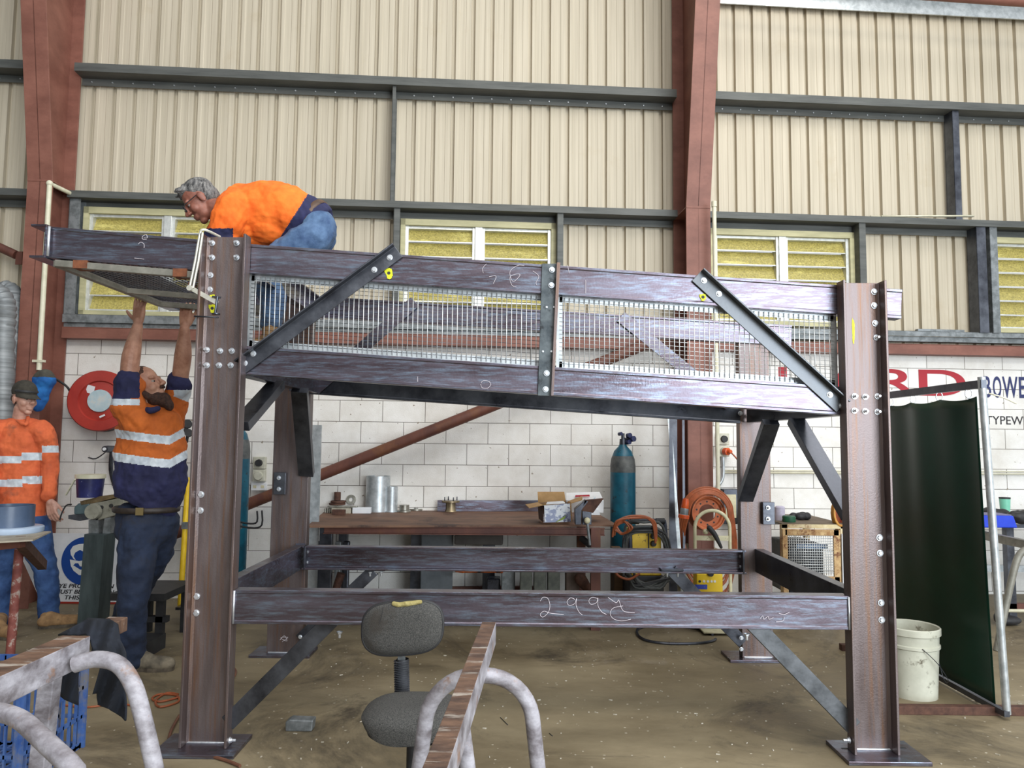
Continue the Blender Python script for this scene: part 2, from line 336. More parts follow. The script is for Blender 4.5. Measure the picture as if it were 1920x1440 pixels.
# girts
ti=4
def girt(z,s0,s1,d=.17,up=.075,dn=.07,m=mGirt):
    global ti
    b=B(WM)
    b.bb((s0,-d,z-.0),(s1,-d+.004,z+up)); b.bb((s0,-d,z-.004),(s1,-.012,z)); b.bb((s0,-.016,z-dn),(s1,-.010,z)); b.bb((s0,-d+.004,z+up-.004),(s1,-d+.022,z+up))
    o=struct('trim_%d'%ti,b,m); ti+=1
    bo=B(WM); k=0; s=s0+.09
    while s<s1: bo.lathe([(0,.009),(.007,.009),(.007,0)],(s,-.016,z-dn*.5),(0,-1,0),n=6,sm=False); s+=PER
    if z>3.8: mkobj('sheet_screw',bo,mBolt,o,kind='stuff')
for z,u in ((4.855,.075),(3.655,.06)):
    girt(z,-8,-4.345,up=u); girt(z,-4.12,1.585,up=u); girt(z,1.815,8.5,up=u)
# eave member, red strut and gutter strip upper right
b=B(WM); b.bb((1.82,-.035,5.925),(8.5,-.02,6.16)); b.bb((1.82,-.22,6.10),(8.5,-.01,6.11)); struct('trim_%d'%ti,b,mGalvL); ti+=1
b=B(WM); b.tube([(1.75,-.60,5.80),(8.5,-.60,5.70)],.055,14); struct('trim_%d'%ti,b,mRed); ti+=1
# sill girt (galvanised) and red ledge angle
for s0,s1,z0,z1 in ((-4.12,1.585,2.50,2.575),(1.815,8.5,2.535,2.585)):
    b=B(WM); b.bb((s0,-.13,z0),(s1,-.125,z1)); b.bb((s0,-.13,z1-.004),(s1,-.01,z1)); b.bb((s0,-.10,z0-.05),(s1,-.03,z0)); struct('trim_%d'%ti,b,mGalv); ti+=1
for s0,s1 in ((-4.12,1.585),(1.815,8.5)):
    b=B(WM); b.bb((s0,-.13,2.355),(s1,-.118,2.455)); b.bb((s0,-.13,2.445),(s1,-.0,2.457)); b.bb((s0,-.13,2.355),(s1,-.0,2.365)); struct('trim_%d'%ti,b,mRed,bev=.002); ti+=1
# vertical girt posts / jambs
for s0,s1,z0,z1,d,m in ((-4.12,-4.02,2.55,3.70,.12,mGalv),(-1.15,-1.09,2.55,3.66,.15,mGirt),(.41,.47,2.55,3.66,.15,mGirt),(3.42,3.49,2.55,3.66,.15,mGirt),(-1.19,-1.155,3.71,4.85,.14,mGirt),(4.44,4.51,3.71,4.85,.14,mDark),(4.64,4.74,2.58,3.66,.15,mDark),(4.78,4.86,2.58,3.66,.15,mGalv),(-2.50,-2.44,2.55,3.66,.15,mGirt)):
    b=B(WM); b.bb((s0,-d,z0),(s1,-d+.006,z1)); b.bb((s0,-d,z0),(s0+.006,-.01,z1)); b.bb((s0,-.02,z0),(s1,-.012,z1))
    struct('trim_%d'%ti,b,m); ti+=1
# diagonal wind brace pipe on the wall, from left column foot up to the middle column
p=[PY(100,1092,6.70),PY(460,938,6.80),PY(910,755,6.9),PY(1275,620,6.93)]
b=B(); b.tube([p[0],p[0]+(p[-1]-p[0])],.052,18); struct('trim_%d'%ti,b,mRedD); ti+=1
b=B(); b.tube([PY(-140,400,6.6),PY(30,478,6.62)],.04,14); b.box(PY(36,484,6.62),(.06,.012,.12)); struct('trim_%d'%ti,b,mRedD); ti+=1
# bottom skirting pipe run along the wall at left part and low rail right
b=B(WM); b.bb((-.9,-.05,.02),(.3,-.0,.10)); struct('baseboard_back',b,mRedD)
# ================================================================ the welded steel platform frame
YF=3.64; YB=5.13
SL=-.0605
def zt(x): return 2.43+SL*(x+1.317)          # top of upper chord
FR=thing('steel_platform_frame','large bare-steel bolted platform frame on four columns with a sloping mesh-sided deck','steel frame',(0.15,YF,0))
def P_(nm,b,m,par=FR,bev=.002,**k): return mkobj(nm,b,m,par,None,bev,**k)
def hexbolt(par,p,ax=(0,-1,0),r=.011,h=.009,nut=False):
    b=B(); ax=V(ax)
    b.lathe([(0,.003),(r*1.35,.003),(r*1.35,0)],p,ax,n=16,sm=False)
    b.lathe([(0,.003+h),(r*.9,.003+h),(r,.003+h-.002),(r,.003)],p,ax,n=6,sm=False)
    if nut: b.lathe([(0,.030),(r*.55,.030),(r*.62,.027),(r*.62,.01)],p,ax,n=12)
    return mkobj('bolt',b,mBolt,par)
def boltpx(par,x,y,Y,**k): return hexbolt(par,PY(x,y,Y),**k)
def channel_Z(z0,z1): return
H=.222; W2=.075
# --- four columns (name column) with base plate sub-parts
cols={}
def column(nm,x0,x1,y,z1,back=False,m=mPurpleV,plate=(-.10,.06)):
    b=B(); xc=(x0+x1)/2; h=x1-x0
    # profile coordinates: a = dir x up ; dir=+z, up=+x -> a = z x x = +y
    pr=chan(h,W2,.008,.012)
    if not back: pr=[(-.0+p[0]*-1,p[1]) for p in pr][::-1]; yy=y+.005
    else: yy=y
    b.bar((xc,yy,.018),(xc,yy,z1),pr,up=(1,0,0))
    # fillets beside the web
    for sgn in(-1,1):
        f=-1 if not back else 1
        b.plate([(xc+sgn*(h/2-.012),yy+f*.008,.02),(xc+sgn*(h/2-.026),yy+f*.008,.02),(xc+sgn*(h/2-.012),yy+f*.020,.02)],(0,0,z1-.025))
    c=P_('column',b,m)
    pb=B(); pb.bb((x0+plate[0],y-.14 if not back else y-.06,0),(x1+plate[1]+.0,y+.11 if not back else y+.17,.018)); bp=P_('base_plate',pb,mPurple,c)
    wb=B(); wb.tube([(x0+.01,yy-.012 if not back else yy,.021),(x1-.01,yy-.012 if not back else yy,.021)],.006,8); P_('weld_bead',wb,mBolt,bp)
    return c
cFL=column('fl',-1.537,-1.313,YF,zt(-1.43)+.025)
cFR=column('fr',1.612,1.825,YF,2.262,plate=(-.06,.11))
cBL=column('bl',-1.64,-1.395,YB,2.44,True)
cBR=column('br',1.575,1.785,YB,2.25,True,m=mPurpleV)
# slots in plates
for (x,y) in ((398,1408),(1586,1405),(1694,1404)):
    p=PZ(x,y,.018); b=B(); b.box((p.x,p.y+.01,.0185),(.034,.014,.0012)); mkobj('plate_slot',b,mBlack,cFL if x<900 else cFR)
# bolts on front columns
for x,y in ((398,456),(398,483),(444,456),(444,483)): boltpx(cFL,x,y,YF-.004,nut=True)
for x,y in ((395,516),(394,543)): boltpx(cFL,x,y,YF-.004)
for x,y in ((388,656),(413,658),(435,658),(388,685),(411,685),(433,685)): boltpx(cFL,x,y,YF-.004,nut=True)
for x,y in ((377,927),(376,957),(369,1118),(368,1149)): boltpx(cFL,x,y,YF-.004,r=.012)
for x,y in ((1639,547),(1639,573),(1641,606)): boltpx(cFR,x,y,YF-.004,r=.012)
boltpx(cFR,1643,633,YF-.004,nut=True)
for x,y in ((1602,743),(1622,744),(1645,743),(1602,770),(1622,771),(1645,772)): boltpx(cFR,x,y,YF-.004,nut=True)
for x,y in ((1649,1008),(1650,1037),(1652,1130),(1653,1162)): boltpx(cFR,x,y,YF-.004,r=.012)
# --- chords.  web faces the viewer
def chord(nm,x0,x1,z0f,h,y,toward=True,m=mPurple,d=.065):
    b=B(); p0=V((x0,y,z0f(x0)-h/2)); p1=V((x1,y,z0f(x1)-h/2))
    pr=pfc(h,d)      # dir +x, up z : a = x cross z = -y (toward the viewer)
    if toward: pr=flip(pr)      # flanges point away, web is the near face
    b.bar(p0,p1,pr,up=(0,0,1)); return P_(nm,b,m)
ft=chord('top_chord',-1.335,1.937,zt,.148,YF+.006)
zb=lambda x:1.915-.0585*(x+1.30)
fb=chord('bottom_chord',-1.322,1.626,zb,.140,YF+.006)
# cantilever front beam
cz=lambda x:2.51+(-.078)*(x+2.33)
cb_=chord('cantilever_beam',-2.325,-1.545,cz,.158,YF+.006)
b=B(); b.bar((-2.325,YF-.01,cz(-2.33)-.079),(-2.325,YB,cz(-2.33)-.079),chan(.166,.075,.008,.011),up=(0,0,1)) ; e1=B()
e1.bar((-2.328,YF-.012,cz(-2.33)-.079),(-2.328,YB+.02,cz(-2.33)-.079),flip(chan(.170,.080,.010,.012)),up=(0,0,1)); P_('end_channel',e1,mPurple)
b=B(); b.tube([(-2.318,YF-.008,cz(-2.33)-.005),(-2.318,YF-.008,cz(-2.33)-.155)],.007,8); mkobj('weld_bead',b,mBolt,cb_)
for z in(.035,.12): hexbolt(cb_,(-2.338,YF+.03,cz(-2.33)-z),(-1,0,0))
b=B(); b.bar((-2.32,YB-.02,cz(-2.33)-.079),(-1.63,YB-.02,cz(-1.6)-.079),flip(chan(.15,.065,.008,.01))); P_('cantilever_beam',b,mPurple)
# back chords
bt=chord('top_chord',-1.40,1.942,lambda x:2.395-.052*(x+.228)-.0,.145,YB-.02)
bb_=chord('bottom_chord',-1.40,1.58,lambda x:1.905-.0585*(x+1.30),.140,YB-.02,m=mDark)
# cross members under the deck (left and right end)
zl=zb(-1.32); zr=zb(1.60)
b=B(); b.bar((-1.33,YF+.06,zl-.072),(-1.33,YB-.03,zl-.072),flip(chan(.14,.07,.008,.01))); cl_=P_('cross_member',b,mPurple)
b=B(); b.bar((-1.322,YF+.06,zl-.142),(-1.12,YF+.06,zl-.142),rect(.01,.01)); 
b=B(); b.bar((1.615,YF+.06,zr-.072),(1.615,YB-.03,zr-.072),chan(.14,.07,.008,.01)); cr_=P_('cross_member',b,mDark)
for x in(-.35,.62):
    b=B(); b.bar((x,YF+.06,zb(x)-.03),(x,YB-.03,zb(x)-.03),ang(.05,.05,.006)); P_('cross_member',b,mDark)
# tank of the side-end top members
for x,z in((-1.37,zt(-1.37)-.075),):
    b=B(); b.bar((x,YF+.07,z-.0),(x,YB-.03,z-.0),chan(.14,.06,.008,.01)); P_('cross_member',b,mPurple)
# deck grating
b=B(); n=0
for i in range(37):
    y=YF+.08+i*(YB-YF-.13)/36
    b.bar((-1.28,y,zb(-1.28)+.002),(1.58,y,zb(1.58)+.002),rect(.004,.026))
for i in range(40):
    x=-1.26+i*2.82/39; b.bar((x,YF+.07,zb(x)+.008),(x,YB-.04,zb(x)+.008),rect(.005,.005))
mkobj('deck_grating',b,mGalv,FR)
# lower ties
def tie(x0,x1,y,z1,h,open_=False,m=mPurple):
    b=B(); pr=chan(h,.072,.008,.012) if open_ else flip(pfc(h,.072))
    b.bar((x0,y+(.07 if open_ else 0),z1-h/2),(x1,y+(.07 if open_ else 0),z1-h/2),pr); return P_('tie_beam',b,m)
t1=tie(-1.312,1.612,YF-.055,.742,.158)
for x in(-1.308,1.608):
    b=B(); b.tube([(x,YF-.057,.739),(x,YF-.057,.586)],.0055,8); mkobj('weld_bead',b,mBolt,t1)
t2=tie(-1.392,1.578,YB-.10,.745,.156,True,m=mPurple)
for x in(-1.375,1.56):
    for z in(.70,.63): hexbolt(t2,(x,YB-.05,z),(1 if x<0 else -1,0,0),nut=False)
    b=B(); b.bb((x-.006,YB-.105,.59),(x+.006,YB-.03,.745)); P_('end_plate',b,mDark,t2)
b=B(); b.bar((-1.43,YF+.06,.665),(-1.43,YB+.0,.665),rect(.06,.155)); P_('side_tie',b,mPurple)
b=B(); b.bb((-1.462,YB-.012,.58),(-1.398,YB-.002,.75)); mkobj('end_plate',b,mPurple,FR)
b=B(); b.bar((1.70,YF+.06,.665),(1.70,YB+.0,.665),rect(.06,.155)); P_('side_tie',b,mDark)
# --- face braces: angle irons with bolts
def brace(p0,p1,a,c,side,m=mDark,back=False,t=.008):
    """angle: flat leg width a on the chord faces, outstanding leg c toward the viewer on `side`"""
    p0,p1=V(p0),V(p1); d=(p1-p0).normalized(); nn=V((0,-1,0)); u=d.cross(nn).normalized()*side
    b=B(); 
    vs=[u*(-a/2),u*(a/2),u*(a/2)+nn*c,u*(a/2-t)+nn*c,u*(a/2-t)+nn*t,u*(-a/2)+nn*t]
    # mitre the ends along the vertical / chord directions
    n=6
    b.add([p0+v for v in vs]+[p1+v for v in vs],[(i,(i+1)%n,n+(i+1)%n,n+i) for i in range(n)]+[tuple(range(n))[::-1],tuple(range(n,2*n))])
    return P_('diagonal_brace',b,m)
yb_=YF+.004
d1=brace(PY(453,689,yb_),PY(747,471,yb_),.075,.05,-1)
for x,y in((475,663),(459,681),(702,506),(731,483)): boltpx(d1,x,y,yb_-.008)
d2=brace(PY(1306,517,yb_),PY(1577,763,yb_),.075,.055,-1,m=mDarkLit)
for x,y in((1320,526),(1348,551),(1556,740),(1578,761)): boltpx(d2,x,y,yb_-.008)
b=B(); b.plate([PY(1016,495,yb_),PY(1047,495,yb_),PY(1034,743,yb_),PY(1008,742,yb_)],(0,-.010,0)); mp=P_('splice_plate',b,mat('blotched_grey_steel',S(58,66,72),S(96,104,108),rough=.5,metal=.4,scale=14,c3=S(34,38,42),s3=9,t3=.55,w3=.08))
b=B(); b.plate([PY(1043,495,yb_),PY(1050,495,yb_),PY(1037,743,yb_),PY(1032,743,yb_)],(0,-.035,0)); P_('stiffener',b,mPurpleV,mp)
for x,y in((1035,506),(1034,535),(1025,700),(1023,730)): boltpx(mp,x,y,yb_-.012)
for x,y in((1025,576),(1039,576),(1018,659),(1034,659)): hexbolt(mp,PY(x,y,yb_-.012),r=.004,h=.003)
# back face diagonals
for a,c in (((-.68,2.42),(-1.36,1.80)),((.75,2.33),(1.50,1.72))):
    b=B(); b.bar((a[0],YB-.032,a[1]),(c[0],YB-.032,c[1]),rect(.012,.085),up=(0,0,1)); P_('diagonal_brace',b,mPurple)
# knee braces under the ties in the front and back faces
def knee(p0,p1,w=.10,m=mDark,c=.05,face=-1,up=(0,0,1)):
    b=B(); b.bar(p0,p1,[(x*1,y-w/2) for x,y in ang(c,w,.008)] if face<0 else [(-x,y-w/2) for x,y in ang(c,w,.008)][::-1],up=up); return P_('knee_brace',b,m)
def solidk(q0,q1,y,w,th=.05,m=mDark):      # C-shaped brace, wide web toward viewer
    p0,p1=V(q0),V(q1); b=B(); b.bar(p0,p1,flip(chan(w,th,.007,.009)),up=(0,0,1)); k=P_('knee_brace',b,m); return k
k1=solidk(PY(426,1357,YF-.01),PY(622,1162,YF-.01),0,.078)
k2=solidk(PY(1405,1161,YF-.01),PY(1603,1365,YF-.01),0,.078,m=mDarkLit)
hexbolt(k1,PY(637,1180,YF)+V((0,0,-.01)),(0,0,-1),nut=True); hexbolt(k1,PY(430,1388,YF-.03),(1,0,0),nut=True)
hexbolt(k2,PY(1400,1184,YF)+V((0,0,-.01)),(0,0,-1),nut=True); hexbolt(k2,PY(1593,1388,YF-.03),(-1,0,0),nut=True)
k3=solidk(PY(562,1200,YB-.06),PY(700,1070,YB-.06),0,.08)
k4=solidk(PY(1260,1070,YB-.06),PY(1394,1206,YB-.06),0,.08)
for x in(694,715): hexbolt(k3,PY(x,1072,YB-.06),(0,0,-1),nut=True); 
for x in(1251,1271): hexbolt(k4,PY(x,1073,YB-.06),(0,0,-1),nut=True)
for x0,x1 in((686,722),(1240,1282)): b=B(); b.plate([PY(x0,1067,YB-.09),PY(x1,1067,YB-.09),PY(x1,1071,YB-.09),PY(x0,1071,YB-.09)],(0,.07,0)); P_('cleat',b,mDark)
for y in(1194,1212): boltpx(k3,563,y,YB-.09,r=.01)
for y in(1196,1217): boltpx(k4,1390,y,YB-.09,r=.01)
# side-plane knee braces under the deck ends
def sknee(p0,p1,w=.09):
    b=B(); b.bar(p0,p1,rect(.05,w),up=(1,0,0)); return P_('knee_brace',b,mDark)
ym=(YF+YB)/2
s1=sknee((-1.33,ym+.25,zl-.15),(-1.40,YB-.02,1.22),.10); s2=sknee((-1.33,ym-.20,zl-.15),(-1.36,YF+.08,1.52),.09)
s3=sknee((1.62,ym+.25,zr-.15),(1.60,YB-.02,1.08),.10); s4=sknee((1.64,ym-.1,zr-.15),(1.70,YF+.1,1.10),.09)
for k,x,ys,Y in((s1,523,(896,917),YB-.05),(s3,1440,(952,973),YB-.05)):
    b=B(); p=PY(x,(ys[0]+ys[1])/2,Y+.01); b.bb((p.x-.035,p.y-.004,p.z-.075),(p.x+.045,p.y+.03,p.z+.075)); P_('cleat',b,mDark,k)
    for y in ys: boltpx(k,x,y,Y,nut=True)
# cleat and bolts on the dark back chord
pl=B(); p0=PY(543,714,YB-.03); p1=PY(566,730,YB-.03); pl.plate([PY(542,712,YB-.03),PY(590,715,YB-.03),PY(590,735,YB-.03),PY(542,733,YB-.03)],(0,-.006,0)); cc=P_('cleat',pl,mDark)
for x,y in((547,722),(564,723),(582,719)): boltpx(cc,x,y,YB-.037,r=.012)
b=B(); boltpx(cc,1388,775,YB-.037,r=.012); boltpx(cc,1404,780,YB-.037,r=.012)
# dark tray angle along the bottom rear (visible band under the front chord)
# --- mesh panels (two, between the chords) : frame, vertical wires, cross wires
mWire=mat('bright_wire',(.62,.65,.66),(.8,.82,.82),rough=.35,metal=.5,scale=30)
def meshpanel(x0,x1,ztop,zbot,y,nx,nz,hm=None):
    g=B(); fl_=B()
    T=lambda x:ztop(x); Bt=lambda x:zbot(x)
    fl_.bar((x0,y,T(x0)-.012),(x1,y,T(x1)-.012),rect(.004,.03)); fl_.bar((x0,y,Bt(x0)+.015),(x1,y,Bt(x1)+.015),rect(.004,.03))
    for x in(x0,x1): fl_.bar((x,y,Bt(x)),(x,y,T(x)),rect(.004,.03),up=(1,0,0))
    pa=mkobj('mesh_panel_frame',fl_,mGalvL,FR)
    v=B()
    for i in range(1,nx):
        x=x0+(x1-x0)*i/nx; v.tube([(x,y-.008,Bt(x)+.004),(x,y-.008,T(x)-.004)],.0022,6)
    mkobj('vertical_wires',v,mWire,pa); v=B()
    for j in range(1,nz):
        f=j/nz; v.tube([(x0,y-.004,Bt(x0)*(1-f)+T(x0)*f),(x1,y-.004,Bt(x1)*(1-f)+T(x1)*f)],.0011,6)
    mkobj('cross_wires',v,hm or mWire,pa)
zu=lambda x:zt(x)-.150; zd=lambda x:zb(x)+.004
meshpanel(-1.318,.168,zu,zd,YF+.05,60,17,mDark)
meshpanel(.235,1.612,zu,zd,YF+.05,55,17)
meshpanel(-1.36,.12,lambda x:2.395-.052*(x+.228)-.15,lambda x:zb(x)+.0,YB+.03,26,8) if 0 else None
# yellow sprayed hole marks
mYG=mat('yellow_marking_paint',S(190,196,20),S(222,222,40),rough=.6,scale=40)
def spot(par,x,y,Y,w=.035,h=.055,hole=True,rot=-20):
    c=PY(x,y,Y); b=B(); Mx=Matrix.Rotation(R(rot),3,'Y'); pts=[]
    for i in range(22):
        a=2*math.pi*i/22; r=1+.12*math.sin(3*a+1)+.08*math.sin(7*a); pts.append(c+Mx@V((w/2*r*math.copysign(abs(math.cos(a))**.6,math.cos(a)),0,h/2*r*math.copysign(abs(math.sin(a))**.6,math.sin(a)))))
    b.plate(pts,(0,-.0006,0)); mkobj('paint_mark',b,mYG,par)
    if hole: b=B(); b.lathe([(0,.0015),(.008,.0015),(.008,0)],c,(0,-1,0),n=16,sm=False); mkobj('bolt_hole',b,mBlack,par)
spot(ft,729,512,YF+.0055); spot(ft,1318,557,YF+.0055,.03,.035)
spot(cFL,398,578,YF-.0035,.03,.042); spot(cFL,398,556,YF-.0035,.024,.02,False); spot(cFR,1600,620,YF-.0035,.012,.12,False,0)
# chalk writing
def chalk(par,Y,strokes,r=.0011):
    for st in strokes:
      b=B(); b.tube([PY(x,y,Y) for x,y in smooth([(V((x,y,0))) for x,y in st],5) and [(q.x,q.y) for q in smooth([V((x,y,0)) for x,y in st],5)]],r,5)
      mkobj('chalk_stroke',b,mChalk,par)
chalk(t1,YF-.0565,[[(1013,1127),(1018,1120),(1027,1122),(1031,1135),(1028,1148),(1018,1157),(1013,1152),(1020,1146),(1033,1150),(1057,1152)],
 [(1078,1124),(1070,1121),(1063,1128),(1067,1135),(1077,1132),(1081,1122),(1080,1135),(1086,1148),(1092,1153)],
 [(1120,1122),(1110,1120),(1104,1126),(1108,1133),(1118,1130),(1121,1121),(1121,1135),(1128,1147),(1137,1152)],
 [(1140,1120),(1155,1130),(1160,1125),(1165,1140),(1172,1147),(1190,1149)],[(1168,1136),(1150,1140),(1144,1150),(1150,1160),(1165,1164),(1183,1161)],
 [(1425,1160),(1430,1155),(1432,1161),(1440,1156),(1442,1161),(1450,1158)],[(1460,1150),(1470,1152),(1480,1148)],[(1455,1166),(1468,1164),(1470,1157)]])
chalk(ft,YF+.005,[[(912,495),(905,503),(906,512)],[(917,519),(930,518),(925,532)],[(983,498),(970,498),(956,510),(962,528),(975,516),(968,514),(956,520),(960,535),(968,538)],[(999,508),(1010,518),(1005,530),(1007,535)],[(1064,497),(1067,512)],[(1098,525),(1098,550)]])
chalk(fb,YF+.005,[[(902,718),(906,714),(916,715),(920,721),(914,728),(904,727),(901,720)],[(783,706),(783,716)]])
chalk(cb_,YF+.005,[[(267,443),(267,448),(275,449)],[(267,443),(274,440),(276,446),(270,446)],[(259,458),(264,454),(270,458),(270,465)],[(252,484),(270,486)]])
chalk(cBL,YB-.001,[[(525,1200),(533,1192),(538,1202),(526,1196),(540,1195),(529,1203)]])
# --- access grating panel held up under the cantilever
GP=thing('handheld_mesh_panel','tube-framed grey wire mesh panel held overhead below the left cantilever beam','mesh panel',(-1.93,4.15,2.28))
zg=lambda x:2.325-.075*(x+2.3)*1.0-.0
mTube=mat('dull_grey_tube',(.17,.165,.14),(.30,.29,.25),rough=.55,metal=.3,scale=9,c3=S(120,70,40),s3=4,t3=.62,w3=.05)
fr_=B(); x0,x1,y0,y1=-2.29,-1.60,YF+.02,4.76
rc=[(x0,y0),(x1,y0),(x1,y1),(x0,y1)]
for i in range(4):
    a,c=rc[i],rc[(i+1)%4]; fr_.bar((a[0],a[1],zg(a[0])),(c[0],c[1],zg(c[0])),rect(.032,.034))
mkobj('tube_frame',fr_,mTube,GP,bev=.003)
b=B(); b.bar((x0,4.33,zg(x0)),(x1,4.33,zg(x1)),rect(.03,.03)); mkobj('cross_rail',b,mTube,GP)
b=B()
for i in range(1,22): x=x0+(x1-x0)*i/22; b.tube([(x,y0,zg(x)+.02),(x,y1,zg(x)+.02)],.002,5)
for i in range(1,34): y=y0+(y1-y0)*i/34; b.tube([(x0,y,zg(x0)+.022),(x1,y,zg(x1)+.022)],.002,5)
mkobj('wire_mesh',b,mDark,GP)
for x in(-2.16,-1.66):
    b=B(); b.bb((x-.035,y0-.02,zg(x)-.017),(x+.035,y0+.05,zg(x)+.024)); mkobj('rusty_cleat',b,mat('rust',S(92,52,34),S(130,78,50),rough=.8,scale=20),GP)
# --- locking clamp made of bent bar on the front left column
CP=thing('bar_clamp','pale steel folding bar clamp hooked over the top of the left front column','clamp',PY(390,520,YF-.05))
mCl=mat('pale_clamp_steel',(.5,.49,.42),(.68,.66,.58),rough=.4,metal=.4,scale=20)
Yc=YF-.06
b=B(); b.tube(smooth([PY(412,444,Yc+.10),PY(392,434,Yc+.02),PY(380,431,Yc),PY(375,440,Yc),PY(366,490,Yc),PY(356,538,Yc)],4),.007,8); mkobj('long_arm',b,mCl,CP)
b=B(); b.tube([PY(380,436,Yc-.01),PY(372,490,Yc-.01),PY(362,540,Yc-.01)],.006,8); mkobj('second_arm',b,mCl,CP)
b=B(); b.bar(PY(356,539,Yc),PY(408,568,Yc),rect(.010,.022)); b.lathe([(0,.02),(.014,.02),(.014,-.008),(0,-.008)],PY(358,541,Yc),(0,-1,0),n=12); mkobj('jaw_arm',b,mCl,CP)
b=B(); b.tube([PY(408,556,Yc-.01),PY(403,590,Yc-.01)],.006,8); b.tube([PY(398,556,Yc-.01),PY(414,558,Yc-.01)],.005,6); b.lathe([(0,0),(.02,0),(.02,.006),(0,.006)],PY(405,590,Yc-.01),(0,0,1),n=12); mkobj('clamp_screw',b,mDark,CP)
b=B(); b.tube([PY(364,593,Yc-.02),PY(410,595,Yc-.02)],.004,6); mkobj('tommy_bar',b,mDark,CP)
# ================================================================ people
TMP=bpy.data.textures.new('cloth_noise','CLOUDS'); TMP.noise_scale=.10
def fuse(b,voxel,sm=2,disp=0.):
    me=bpy.data.meshes.new('t'); me.from_pydata([tuple(p) for p in b.v],[],b.f)
    bm=bmesh.new(); bm.from_mesh(me); bmesh.ops.remove_doubles(bm,verts=bm.verts,dist=1e-5); bmesh.ops.holes_fill(bm,edges=bm.edges); bmesh.ops.recalc_face_normals(bm,faces=bm.faces); bm.to_mesh(me); bm.free()
    o=bpy.data.objects.new('t',me); COL.objects.link(o)
    r=o.modifiers.new('r','REMESH'); r.mode='VOXEL'; r.voxel_size=voxel
    if disp: d=o.modifiers.new('d','DISPLACE'); d.texture=TMP; d.strength=disp*1.5; d.mid_level=.5; d.texture_coords='GLOBAL'
    s=o.modifiers.new('s','SMOOTH'); s.factor=.5; s.iterations=sm
    dg=bpy.context.evaluated_depsgraph_get(); out=bpy.data.meshes.new_from_object(o.evaluated_get(dg)); bpy.data.objects.remove(o); return out
def organ(name,b,mats,parent,voxel=.008,sm=2,disp=0.,cls=None,base=None):
    me=fuse(b,voxel,sm,disp); me.name=name
    for x in (mats if isinstance(mats,list) else [mats]): me.materials.append(x)
    off=V(base) if base is not None else wloc(parent)
    for p in me.polygons:
        p.use_smooth=True
        if cls: p.material_index=cls(p.center)
    for v in me.vertices: v.co-=off
    o=bpy.data.objects.new(name,me); COL.objects.link(o); 
    if parent is not None: o.parent=parent
    else: o.location=off
    return o
def limb(b,pts,rs,n=14,flat=1.,ref=None,k=3):
    P=smooth(pts,k); N=len(P); rr=[]
    for i in range(N):
        t=i/(N-1)*(len(rs)-1); a=int(min(t,len(rs)-2)); f=t-a; f=f*f*(3-2*f); rr.append(rs[a]*(1-f)+rs[a+1]*f)
    b.tube(P,rr,n,flat=flat,ref=ref); b.sph(P[0],rr[0]*.98); b.sph(P[-1],rr[-1]*.98); return b
def frame3(fwd,up):
    f=V(fwd).normalized(); u=V(up); u=(u-f*u.dot(f)).normalized(); l=u.cross(f); return Matrix((f,l,u)).transposed()   # cols: forward,left,up
def head(b,c,M,k=1.):
    c=V(c); T=lambda x,y,z:c+M@V((x*k,y*k,z*k))
    e=lambda p,r:b.sph(T(*p),tuple(q*k for q in r),M,n=20,m=14)
    e((-.012,0,.045),(.098,.076,.092)); e((.028,0,-.01),(.062,.064,.085)); e((.030,0,-.062),(.052,.050,.042)); e((.062,0,-.095),(.024,.027,.020))
    for s in(-1,1):
        e((.055,s*.036,-.02),(.030,.026,.030)); e((-.008,s*.077,-.005),(.020,.008,.032)); e((-.006,s*.084,.006),(.020,.006,.022)); e((.074,s*.030,.034),(.016,.027,.010))
        e((.104,s*.013,-.020),(.011,.009,.008))
    limb(b,[T(.088,0,.035),T(.101,0,.010),T(.116,0,-.014)],[.008*k,.010*k,.014*k])
    limb(b,[T(.082,-.024,-.052),T(.093,0,-.050),T(.082,.024,-.052)],[.006*k,.009*k,.006*k]); limb(b,[T(.080,-.020,-.066),T(.090,0,-.066),T(.080,.020,-.066)],[.006*k,.010*k,.006*k])
    return T
def eyes(T,par,M,k=1.):
    for s in(-1,1):
        b=B(); b.sph(T(.070,s*.031,.012),(.0130*k,.0130*k,.0095*k),M); mkobj('eye',b,mat('eye_white',S(150,140,132),rough=.2),par)
        b=B(); b.sph(T(.0795,s*.031,.011),.0065*k); mkobj('iris',b,mat('dark_iris',S(40,32,28),rough=.2),par)
